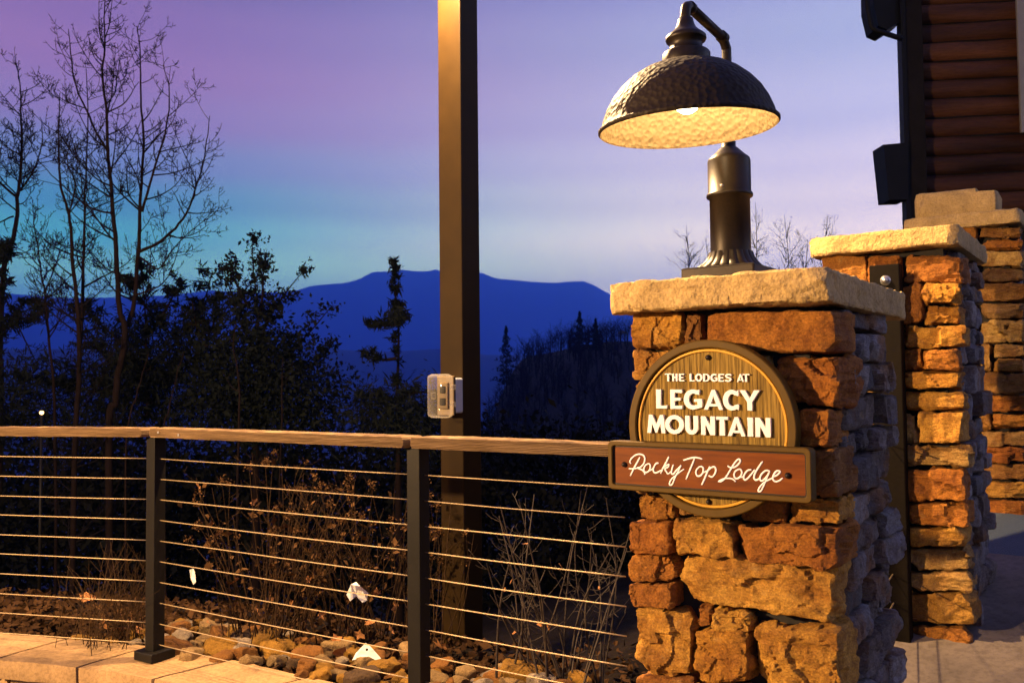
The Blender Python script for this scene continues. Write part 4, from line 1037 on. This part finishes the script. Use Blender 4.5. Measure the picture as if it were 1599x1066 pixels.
J_ = [(86, 656), (84, 585), (77, 514), (70, 453), (64, 418), (53, 346), (50, 318)]
bare_tree('tall bare multi-stemmed tree with reddish bark beyond the wooden rail', [(B_, .060, .008), (A_, .045, .007), (C_, .038, .007), (D_, .026, .006), (E2, .022, .006), (F_, .020, .006), (G_, .030, .006), (H_, .012, .005), (I_, .012, .005), ([(176, 335), (140, 325), (100, 290), (60, 250)], .016, .005), ([(107, 340), (120, 290), (108, 255), (112, 205)], .014, .005), ([(180, 378), (150, 340), (125, 300), (105, 255), (78, 220)], .014, .005), ([(217, 400), (245, 420), (262, 400), (285, 370), (330, 335), (348, 318)], .013, .004), ([(214, 460), (255, 440), (272, 405), (284, 350)], .012, .004)], 9.0, 3, .80, 8.5, minr=.0032)
bare_tree('slender bare sapling with a thin forking crown beside the red-barked tree', [(J_, .028, .006), ([(70, 453), (90, 400), (96, 360)], .012, .004), ([(64, 418), (40, 395), (15, 380)], .011, .004)], 9.6, 8, .7, 9.0, minr=.0034)
LT = [(-4, 660), (-2, 600), (2, 460), (6, 405), (16, 371), (22, 338), (24, 306), (29, 274), (31, 230), (29, 191), (29, 153), (28, 121), (23, 89)]
bare_tree('bare tree with a straight leader and short level side twigs', [(LT, .075, .008), ([(24, 306), (-10, 275), (-40, 240)], .03, .008), ([(24, 308), (55, 265), (68, 228), (68, 190)], .025, .006), ([(22, 338), (-10, 350), (-40, 345)], .02, .006), ([(7, 464), (46, 546), (62, 575)], .02, .008)], 13.0, 12, .9, 8.0, minr=.0045)
for sd, pts, r, lab in ((21, [(375, 690), (376, 603), (367, 542), (371, 507)], .020, 'thin crooked pale sapling rising in front of the evergreen shrub'), (22, [(440, 690), (440, 600), (440, 555)], .014, 'straight thin bare sapling beside the evergreen shrub'), (23, [(198, 690), (215, 615), (223, 585), (236, 550)], .014, 'leaning thin bare sapling between the evergreens'), (24, [(255, 690), (262, 640), (275, 580), (285, 545)], .013, 'thin bare sapling under the dark pine boughs')):
    bare_tree(lab, [(pts, r, .005)], 7.6, sd, .45, 2.0, depth=1)
# bare tree tops far behind the pillar cap
far_t = [(1075, 470, 352, 3), (1110, 480, 372, 4), (1180, 480, 318, 5), (1228, 480, 338, 6), (1290, 470, 332, 7), (1255, 480, 372, 8)]
for n_, (x, y0, y1, sd) in enumerate(far_t):
    rs = np.random.RandomState(40 + sd); Y = 26 + 2 * rs.rand()
    P = [(x + rs.normal() * 2, 600), (x, y0), (x + rs.normal() * 4, (y0 + y1) / 2), (x + rs.normal() * 5, y1)]
    st = [(P, .055, .010)]
    for k_ in range(7):
        t = rs.uniform(.25, .85); yy = y0 + (y1 - y0) * t; sgn = rs.choice([-1, 1]); w_b = rs.uniform(14, 34) * (1.1 - t)
        st.append(([(x, yy + 8), (x + sgn * w_b * .5, yy - 8), (x + sgn * w_b, yy - 26 * (1.2 - t))], .020, .006))
    bare_tree('bare tree crown showing over the pillar caps behind the lamp column', st, Y, 60 + sd, 1.2, 3.2, group='bare tree tops behind the pillars', minr=.0055, wob=.3)

# evergreens
def evergreen(label, branches, Y, seed, mat, leaf, n_per_m, elong, fill=None, nfill=0, tree_base=None, cat='shrub'):
    rs = np.random.RandomState(seed)
    b0 = atY(*branches[0][0][0], Y); bz = ground_at(b0[0], b0[1]); O = np.array([b0[0], b0[1], bz])
    t = tag(empty('evergreen_' + cat, O), label, cat)
    tb = Tubes(); cs = []
    for p, rad in branches:
        P = catmull(px_path(p, Y, rs, .12), 5); P[:, 1] += rs.normal() * .15
        tb.add(P, np.linspace(.02, .004, len(P)), 5)
        L = np.linalg.norm(np.diff(P, axis=0), axis=1).sum()
        k = int(L * n_per_m); tt = rs.uniform(0, 1, k) ** .8
        base = np.stack([np.interp(tt * (len(P) - 1), np.arange(len(P)), P[:, q]) for q in range(3)], 1)
        # leaf tufts on short side twigs
        nt_ = max(3, int(L * 20)); tp = rs.uniform(0, 1, nt_)
        tw0 = np.stack([np.interp(tp * (len(P) - 1), np.arange(len(P)), P[:, q]) for q in range(3)], 1)
        dirs = rs.normal(size=(nt_, 3)); dirs[:, 2] = np.abs(dirs[:, 2]) * .7; dirs /= np.linalg.norm(dirs, axis=1)[:, None]
        ln = rad * rs.uniform(.35, 1.6, nt_) * (1.1 - .7 * tp)
        for a, d, l in zip(tw0, dirs, ln): tb.add([a, a + d * l * .5, a + d * l], [.006, .004, .002], 3)
        pick = rs.randint(0, nt_, k); al_ = rs.uniform(.25, 1.05, k)
        cs.append(tw0[pick] + dirs[pick] * (ln[pick] * al_)[:, None] + rs.normal(size=(k, 3)) * leaf * 1.1)
    if fill is not None:
        for (x0, y0, x1, y1, num) in fill:
            m = max(3, num // 28); cc = np.array([atY(rs.uniform(x0, x1), rs.uniform(y0, y1), Y + rs.normal() * .5) for _ in range(m)])
            sp_ = min(.17, (x1 - x0) / FPX * Y * .22); cs.append(cc[rs.randint(0, m, num)] + rs.normal(size=(num, 3)) * np.array([sp_, sp_, sp_ * .7]))
    v, f = leaf_cards(np.concatenate(cs), leaf, rs, elong)
    stem = [np.array([O[0], O[1], bz - .1]), np.array([O[0], O[1], (bz + b0[2]) / 2]), b0]
    tb.add(stem, [.05, .045, .03], 6)
    link('branches', tb.mesh('branches', O), MAT['bark'], t)
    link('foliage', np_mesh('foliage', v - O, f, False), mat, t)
    return t
evergreen('dark broadleaf evergreen shrub with upright leafy spires before the blue mountain', [
    ([(400, 640), (395, 560), (392, 470), (386, 420), (384, 362)], .26), ([(395, 560), (415, 500), (440, 460), (472, 420)], .24), ([(400, 600), (440, 560), (480, 525), (520, 478)], .24),
    ([(395, 560), (365, 500), (350, 450), (338, 415)], .26), ([(400, 520), (410, 470), (412, 430), (418, 395)], .2), ([(400, 610), (450, 585), (495, 560), (520, 530)], .22), ([(395, 600), (340, 560), (310, 520), (300, 470)], .3),
    ([(392, 480), (372, 440), (366, 405)], .18)], 9.6, 5, MAT['leaf'], .034, 380, 1.9,
    [(330, 530, 480, 650, 6000), (300, 580, 540, 690, 7000), (355, 470, 430, 540, 1000)], cat='shrub')
evergreen('dark pine sapling with tufted needle boughs behind the bare tree', [
    ([(250, 650), (248, 560), (245, 480), (238, 415)], .34), ([(248, 560), (290, 510), (318, 460), (328, 422)], .3), ([(248, 580), (200, 530), (165, 500), (150, 480)], .3), ([(246, 520), (275, 470), (290, 430)], .26),
    ([(250, 600), (310, 560), (345, 500), (352, 460)], .32), ([(248, 600), (180, 570), (140, 540), (120, 520)], .3), ([(250, 630), (150, 610), (100, 600), (40, 590)], .3), ([(246, 500), (215, 460), (205, 430)], .24)], 11.0, 6, MAT['needle'], .022, 560, 6.0,
    [(170, 500, 340, 660, 6500), (20, 560, 300, 690, 7000), (-40, 580, 60, 690, 2500)], cat='tree')
evergreen('dark young pine with a bare leader and one level bough in the valley view', [
    ([(622, 690), (620, 620), (622, 560), (622, 500), (617, 450), (617, 408)], .085), ([(622, 508), (605, 510), (576, 507)], .09), ([(622, 560), (600, 562), (575, 555)], .14), ([(622, 620), (660, 612), (690, 622)], .2), ([(620, 630), (590, 618), (560, 622)], .2)], 8.8, 7, MAT['needle'], .018, 620, 6.0,
    [(606, 488, 634, 508, 500), (565, 622, 690, 690, 5000)], cat='tree')

# tufts of pine needles caught on the left branches: part of a small pine
evergreen('small dark pine top beside the left bare trunk', [([(2, 560), (4, 480), (8, 410), (10, 382)], .16), ([(4, 500), (30, 470), (62, 478)], .2), ([(4, 520), (40, 510), (48, 498)], .2)], 11.5, 9, MAT['needle'], .022, 560, 6.0, [(-4, 376, 20, 402, 300), (52, 468, 78, 490, 260), (38, 492, 58, 505, 180)], cat='tree')

# dark thicket on the slope
rs = np.random.RandomState(77); cc = []
for _ in range(620):
    x = rs.uniform(-160, 1420); Y = rs.uniform(10.5, 17)
    top = 700 + 20 * fbm(np.array([[x / 90, 0, 3.0]]), 3, 2)[0] 
    p = atY(x, rs.uniform(top, 940), Y); g = ground_at(p[0], p[1])
    if p[2] < g: p[2] = g + rs.uniform(.1, .5)
    cc.append(p)
cc = np.array(cc); num = 90000
v, f = leaf_cards(cc[rs.randint(0, len(cc), num)] + rs.normal(size=(num, 3)) * np.array([.40, .4, .25]), .065, rs, 2.0)
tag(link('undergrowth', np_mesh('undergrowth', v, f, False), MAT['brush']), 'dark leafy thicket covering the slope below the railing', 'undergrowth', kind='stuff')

# wood on the far hill (reads as one mass) and a few trees one can tell apart
rs = np.random.RandomState(91); tb = Tubes()
for _ in range(460):
    x = rs.uniform(690, 1080); Y = 235 + rs.uniform(-70, 12); az, _t = pix_az(x, 560)
    X = Y * math.tan(az); g = ground_at(X, Y); h = rs.uniform(5, 9.5)
    P = np.array([(X, Y, g - 1), (X + rs.normal() * .2, Y, g + h * .35), (X + rs.normal() * .4, Y, g + h * .6)]); c = catmull(P, 3)
    tb.add(c, np.linspace(.13, .05, len(c)), 3)
    for k_ in range(15):
        t = rs.uniform(.35, 1.0); p = P[0] + (P[2] - P[0]) * t; l = h * .42 * rs.uniform(.5, 1.1); d = np.array([rs.normal(), rs.normal(), 0]); d /= np.linalg.norm(d)
        e = p + d * l * rs.uniform(.25, .75) + ZZ * l * rs.uniform(.5, .95); tb.add([p, (p + e) / 2 + d * l * .1, e], [.045, .03, .012], 3)
        for m_ in range(3):
            d2 = np.array([rs.normal(), rs.normal(), .8]) * l * .26; q = p + (e - p) * rs.uniform(.3, .95); tb.add([q, q + d2], [.022, .010], 3)
tag(link('hillside_wood', tb.mesh('hillside_wood'), MAT['twig']), 'leafless wood covering the dark hill right of the pole', 'wood', kind='stuff')
for x, yt, lab in ((790, 509, 'small dark conifer standing out on the wooded hill next to the pole'), (905, 486, 'broad dark conifer on the crest of the wooded hill'), (930, 498, 'smaller conifer just below the hill crest conifer')):
    az, el = pix_az(x, yt); Y = 215.0; X = Y * math.tan(az); g = ground_at(X, Y); top = EYE + math.hypot(X, Y) * el; h = max(top - g, 6)
    O = np.array([X, Y, g]); t = tag(empty('conifer', O), lab, 'tree'); tb = Tubes(); tb.add([ZZ * -.5, ZZ * h], [.2, .03], 5); link('trunk', tb.mesh('trunk'), MAT['bark'], t)
    n = 1500; zz = h * (.18 + .82 * rs.uniform(0, 1, n) ** 1.25); tier = .65 + .35 * np.cos(zz / h * 46); rad = (h - zz) * .34 * tier * rs.uniform(.3, 1.1, n) + .08; th = rs.uniform(0, 2 * pi, n)
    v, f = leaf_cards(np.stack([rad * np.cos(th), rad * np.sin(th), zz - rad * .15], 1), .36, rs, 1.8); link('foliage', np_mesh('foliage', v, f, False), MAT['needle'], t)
# gazebo on the hill
az, el = pix_az(972, 515); Y = 225.0; X = Y * math.tan(az); top = EYE + math.hypot(X, Y) * el; O = np.array([X, Y, top - 3.0])
gz_ = tag(empty('gazebo', O), 'tiny open gazebo with pointed roof on the hill crest', 'gazebo')
link('roof', lathe('roof', [(1.5, 2.0), (1.45, 2.08), (.5, 2.65), (.12, 2.8), (.1, 3.0), (0, 3.05)], 8, False), MAT['roof_dark'], gz_)
for k_ in range(6):
    tb = Tubes(); tb.add([(1.15 * cos(k_ * pi / 3), 1.15 * sin(k_ * pi / 3), -1.5), (1.15 * cos(k_ * pi / 3), 1.15 * sin(k_ * pi / 3), 2.05)], .08, 5); link('post', tb.mesh('post'), MAT['roof_dark'], gz_)
link('deck', lathe('deck', [(0, -.2), (1.4, -.2), (1.4, 0), (0, 0)], 8, False), MAT['roof_dark'], gz_)

# distant lit lantern seen through the twigs
def lantern(x, y, Y, r, lab):
    p = atY(x, y, Y); g = ground_at(p[0], p[1]); O = np.array([p[0], p[1], g])
    t = tag(empty('street_lantern', O), lab, 'lamp'); h = p[2] - g
    tb = Tubes(); tb.add([ZZ * -.3, ZZ * (h - r)], [.018, .012], 8); link('post', tb.mesh('post'), MAT['black_metal'], t)
    link('globe', lathe('globe', [(0, h - r), (r * .7, h - r * .7), (r, h), (r * .7, h + r * .7), (0, h + r)], 16), MAT['far_bulb'], t)
    link('cap', lathe('cap', [(r * 1.4, h + r * .8), (r * .6, h + r * 1.4), (0, h + r * 1.7)], 16), MAT['black_metal'], t)
lantern(65, 644, 8.2, .020, 'small distant lit lantern glowing through the bare twigs')

# ------------------------------------------------------------------ bed behind the railing
rs = np.random.RandomState(15)
def bush(name, label, x0, x1, ytop, ybase, z0, nst, seed, mat, headmat=None, heads=0, spread=.35, leafmat=None, nleaf=0, twig=.16, r0=.0035, Yoff=0.0, depth=1, up=.35):
    rs = np.random.RandomState(seed)
    xm = (x0 + x1) / 2; b = onz(xm, ybase, z0); b[1] += Yoff
    O = np.array([b[0], b[1], z0]); t = tag(empty(name, O), label, 'bush')
    tb = Tubes(); tips = []
    Y = b[1]
    for n_ in range(nst):
        xt = rs.uniform(x0, x1); yt = ytop + (ybase - ytop) * rs.uniform(0, .45) + abs(xt - xm) / (x1 - x0) * (ybase - ytop) * .35
        tip = atY(xt, yt, Y + rs.normal() * .18); root = O + np.array([rs.normal() * .09 + (tip[0] - O[0]) * .35, rs.normal() * .09, -.05])
        mid = root * .5 + tip * .5 + np.array([rs.normal() * .03, rs.normal() * .03, .05])
        c = catmull([root, mid, tip], 5); tb.add(c, np.linspace(r0 * rs.uniform(.7, 1.3), r0 * .35, len(c)), 4)
        grow(tb, c, r0, r0 * .35, rs, depth, twig, 7.0, up=up, nsides=3, minr=r0 * .3, tmin=.25); tips.append(c)
    link('stems', tb.mesh('stems', O), mat, t)
    if heads:
        cs = []
        for n_ in range(heads):
            c = tips[rs.randint(len(tips))]; p = c[-1] if rs.rand() < .6 else c[rs.randint(len(c) // 2, len(c))]
            v, f = leaf_cards(p + rs.normal(size=(26, 3)) * .011, .010, rs, 1.3); link('seed_head', np_mesh('seed_head', v - O, f, False), headmat, t)
    if nleaf:
        cs = np.array([tips[rs.randint(len(tips))][rs.randint(3, 10)] + rs.normal(size=3) * .05 for _ in range(nleaf)])
        v, f = leaf_cards(cs, .026, rs, 1.7); link('leaves', np_mesh('leaves', v - O, f, False), leafmat, t)
    return t
bush('dry_bush', 'dried brown hydrangea bush with seed heads behind the middle rail span', 275, 560, 690, 1000, 0.0, 46, 3, MAT['dry'], MAT['dryhead'], 52, leafmat=MAT['dryhead'], nleaf=120)
bush('dry_bush', 'dense dried bush with twiggy stems next to the second railing post', 440, 690, 700, 1005, 0.0, 48, 4, MAT['dry'], MAT['dryhead'], 44, leafmat=MAT['dryhead'], nleaf=160, Yoff=.25)
bush('twig_bush', 'low grass-like tuft of fine dry twigs beside the first railing post', 85, 265, 838, 1000, 0.0, 90, 5, MAT['dry'], None, 0, twig=.09, r0=.0022, up=.5)
bush('thorn_bush', 'sparse thorny canes leaning beside the sign pillar', 760, 1010, 740, 1060, -.02, 26, 6, MAT['thorn'], None, 0, twig=.20, r0=.0055, up=.25, leafmat=MAT['deadleaf'], nleaf=10)
bush('twig_bush', 'thin dead twigs between the railing post and the pole', 660, 760, 700, 1010, -.02, 9, 7, MAT['dry'], MAT['dryhead'], 9, twig=.12, r0=.0028)

# river rocks
protos = []
for n_ in range(9):
    r_ = np.random.RandomState(200 + n_); d = np.array([1.0, r_.uniform(.6, .85), r_.uniform(.38, .6)])
    CC = np.array([[[(sx_ * d[0], sy_ * d[1], sz_ * d[2]) for sz_ in (-1, 1)] for sy_ in (-1, 1)] for sx_ in (-1, 1)])
    protos.append(rock('river_rock', CC, (14, 11, 9), rnd=r_.uniform(2.6, 5.0), amp=.06, freq=1.6, chips=14, chip=.16, seed=300 + n_, fac=.05, ffreq=1.5, big=0))
placed = []
def river(x, y, size, m, zlift=0.0, rot=None, tilt=0.0, z=None):
    if z is None: z = -.02
    cn = ('golden', 'tan', 'golden', 'rust brown', 'golden', 'dark brown', 'pale grey', 'tan', 'rust brown')[int(rs.randint(9))]
    me = protos[m % 9].copy(); me.materials.append(RIVER[cn])
    o = link('river_rock', me, None, None, (x, y, z + size * .38 + zlift)); o.scale = (size, size, size)
    o.rotation_euler = (rs.normal() * .25, rs.normal() * .25 + tilt, rs.uniform(0, 6.3) if rot is None else rot)
    sz = 'large' if size > .07 else ('fist-sized' if size > .042 else 'small')
    tag(o, f'{sz} {cn} river rock in the bed behind the cable railing', 'rock', f'{sz} {cn} rocks in the bed')
    placed.append((x, y, size))
big = [(270, 1000, 30), (300, 1012, 22), (345, 1003, 26), (375, 1000, 24), (410, 990, 26), (425, 1005, 20), (345, 1018, 18), (392, 1022, 18), (432, 1022, 16), (480, 1012, 24), (478, 1030, 22), (445, 1000, 20), (505, 1024, 16), (565, 1046, 32), (500, 1045, 18), (470, 1045, 16), (600, 1030, 26), (625, 1050, 20), (592, 1062, 16), (690, 1030, 20), (682, 1050, 18), (780, 1045, 24), (815, 1040, 34), (800, 1058, 20), (845, 1052, 26), (880, 1058, 18), (905, 1050, 22), (770, 1062, 16), (210, 997, 12), (175, 993, 12), (150, 990, 10), (125, 988, 12), (240, 1003, 12)]
for n_, (x, y, s) in enumerate(big):
    p = onz(x, y + s * .55, .0); d_ = p[1]
    river(p[0], p[1], s * d_ / FPX * .98, n_)
tries = 0; TL0 = seglen[np.argmin(np.linalg.norm(kc[:, :2] - np.array([-1.95, 4.1]), axis=1))]
while len(placed) < 210 and tries < 4000:
    tries += 1
    t = rs.uniform(TL0, seglen[-1] - .3); off = .22 + abs(rs.normal()) * .26
    p = kpt(t) + knrm(t) * off; s = rs.choice([.02, .026, .034, .044, .056, .07])
    if off > .66 or any(math.hypot(p[0] - q[0], p[1] - q[1]) < (s + q[2]) * .62 for q in placed): continue
    river(p[0], p[1], s, rs.randint(9))
# dead leaves
def leaf_mesh(name, seed):
    r_ = np.random.RandomState(seed); n = 11; v = [(0, 0, 0)]; 
    for k_ in range(n):
        a = k_ * 2 * pi / n; rr = (1.0 if k_ % 2 == 0 else .55) * r_.uniform(.75, 1.1) * (1 + .3 * cos(a)); v.append((rr * cos(a), rr * sin(a) * .8, .45 * rr * rr * r_.uniform(.3, 1.1) + .12 * sin(3 * a)))
    return np_mesh(name, np.array(v), [(0, k_ + 1, (k_ + 1) % n + 1) for k_ in range(n)], False)
lm = [leaf_mesh('dead_leaf', 500 + k_) for k_ in range(5)]
spots = [(129, 933, .05), (205, 965, .05), (190, 985, .04), (545, 985, .04), (525, 1000, .05), (535, 1020, .05), (560, 990, .035), (300, 985, .035), (320, 975, .03), (690, 1010, .05), (215, 985, .05), (160, 975, .035), (235, 972, .035), (330, 820, .03), (345, 830, .03), (395, 785, .025), (500, 960, .03), (575, 972, .03), (610, 985, .035), (420, 935, .03), (400, 950, .03), (455, 940, .028), (480, 905, .028), (590, 925, .028), (620, 945, .028), (310, 760, .025), (370, 905, .03)]
for n_, (x, y, s) in enumerate(spots):
    p = onz(x, max(y, 985), .05); p = atY(x, y, p[1] + rs.uniform(0, .15))
    o = link('dead_leaf', lm[n_ % 5], MAT['deadleaf'], None, p, (rs.uniform(.6, 1.7), rs.normal() * .6, rs.uniform(0, 6.3))); o.scale = (s, s, s)
    if y < 960: tag(o, 'curled rust brown dead leaf caught in the dry stems behind the railing', 'leaf', 'dead leaves caught in the stems')
    else: tag(o, 'curled rust brown dead leaf lying among the river rocks', 'leaf', 'dead leaves among the rocks')
# leaf litter and mulch between the rocks (nobody could count it)
rl = np.random.RandomState(63); nlit = 9000
tL = rl.uniform(seglen[np.argmin(np.abs(kc[:, 0] + 4.2))], seglen[-1] - .2, nlit); oL = .17 + np.abs(rl.normal(size=nlit)) * .55
pL = np.stack([np.interp(tL, seglen, kc[:, 0]), np.interp(tL, seglen, kc[:, 1])], 1); dL = np.stack([np.interp(tL + .02, seglen, kc[:, 0]) - np.interp(tL - .02, seglen, kc[:, 0]), np.interp(tL + .02, seglen, kc[:, 1]) - np.interp(tL - .02, seglen, kc[:, 1])], 1)
dL /= np.linalg.norm(dL, axis=1)[:, None]; pL = pL + np.stack([-dL[:, 1], dL[:, 0]], 1) * oL[:, None]
zL = ground_h(pL[:, 0], pL[:, 1]) + .012 + rl.uniform(0, .045, nlit)
v, f = leaf_cards(np.column_stack([pL, zL]), .034, rl, 1.6, .55)
tag(link('leaf_litter', np_mesh('leaf_litter', v, f, False), simple('brown leaf litter', (.045, .022, .009), .9, 0, .6, 2.5, spec=.05)), 'brown leaf litter and mulch covering the planting bed', 'leaf litter', kind='stuff')
# litter
def poly_card(name, px, Y, th, mat, label, cat):
    P = np.array([atY(x, y, Y + dy) for x, y, dy in px]); c = P.mean(0); n = len(P)
    nrm = np.cross(P[1] - P[0], P[2] - P[0]); nrm /= np.linalg.norm(nrm)
    v = np.concatenate([P - c, P - c + nrm * th]); f = [tuple(range(n)), tuple(range(2 * n - 1, n - 1, -1))] + [(i, (i + 1) % n, (i + 1) % n + n, i + n) for i in range(n)]
    me = bpy.data.meshes.new(name); me.from_pydata([tuple(t) for t in v], [], f); me.update()
    return tag(link(name, me, mat, None, c), label, cat)
yb = onz(572, 1038, 0)[1]
tg_ = poly_card('paper_tag', [(550, 1030, 0), (556, 1018, .02), (571, 1003, .04), (578, 1008, .04), (595, 1027, .03), (591, 1032, .02), (575, 1024, .02)], yb, .002, MAT['paper'], 'torn white plastic tag with a hole lying on the rocks', 'tag')
hp = atY(573, 1013.5, yb + .02) - np.array(tg_.location)
ho = link('eyelet', lathe('eyelet', [(0, .003), (.0055, .003), (.006, 0)], 14), MAT['bolt'], tg_, hp); ho.rotation_euler = (pi / 2, 0, 0)
yb2 = onz(558, 1000, 0)[1]
wr = poly_card('wrapper', [(541, 928, 0), (548, 912, .02), (556, 908, .03), (563, 915, .0), (575, 925, .03), (573, 937, .04), (566, 940, .0), (556, 930, .03), (547, 938, .0)], yb2, .003, MAT['paper'], 'crumpled white wrapper caught in the dry bush', 'wrapper')
poly_card('plant_label', [(296, 889, 0), (302, 887, .01), (305, 895, .01), (306, 908, .0), (302, 912, .0), (298, 903, .0)], onz(300, 1005, 0)[1], .002, MAT['paper'], 'small white plant label hanging in the twigs by the post', 'label')

# ------------------------------------------------------------------ haze: the evening air between here and the mountains
zmin = float(gz.min()) - 1.0; zmax = float(gz.max()) + 30.0
hb = 15100.0
hm = box_mesh('haze', [(x, y, z) for z in (zmin, zmax) for x, y in ((-hb, -hb), (hb, -hb), (hb, hb), (-hb, hb))])
m = bpy.data.materials.new('evening haze'); m.use_nodes = True; nt = m.node_tree; nt.nodes.clear()
pv = nt.nodes.new('ShaderNodeVolumePrincipled'); pv.inputs['Color'].default_value = (*HAZE_C, 1); pv.inputs['Density'].default_value = HAZE_D; pv.inputs['Anisotropy'].default_value = HAZE_G
out = nt.nodes.new('ShaderNodeOutputMaterial'); nt.links.new(pv.outputs[0], out.inputs['Volume'])
tag(link('haze', hm, m), 'thin blue evening haze filling the valley', 'haze', kind='stuff')
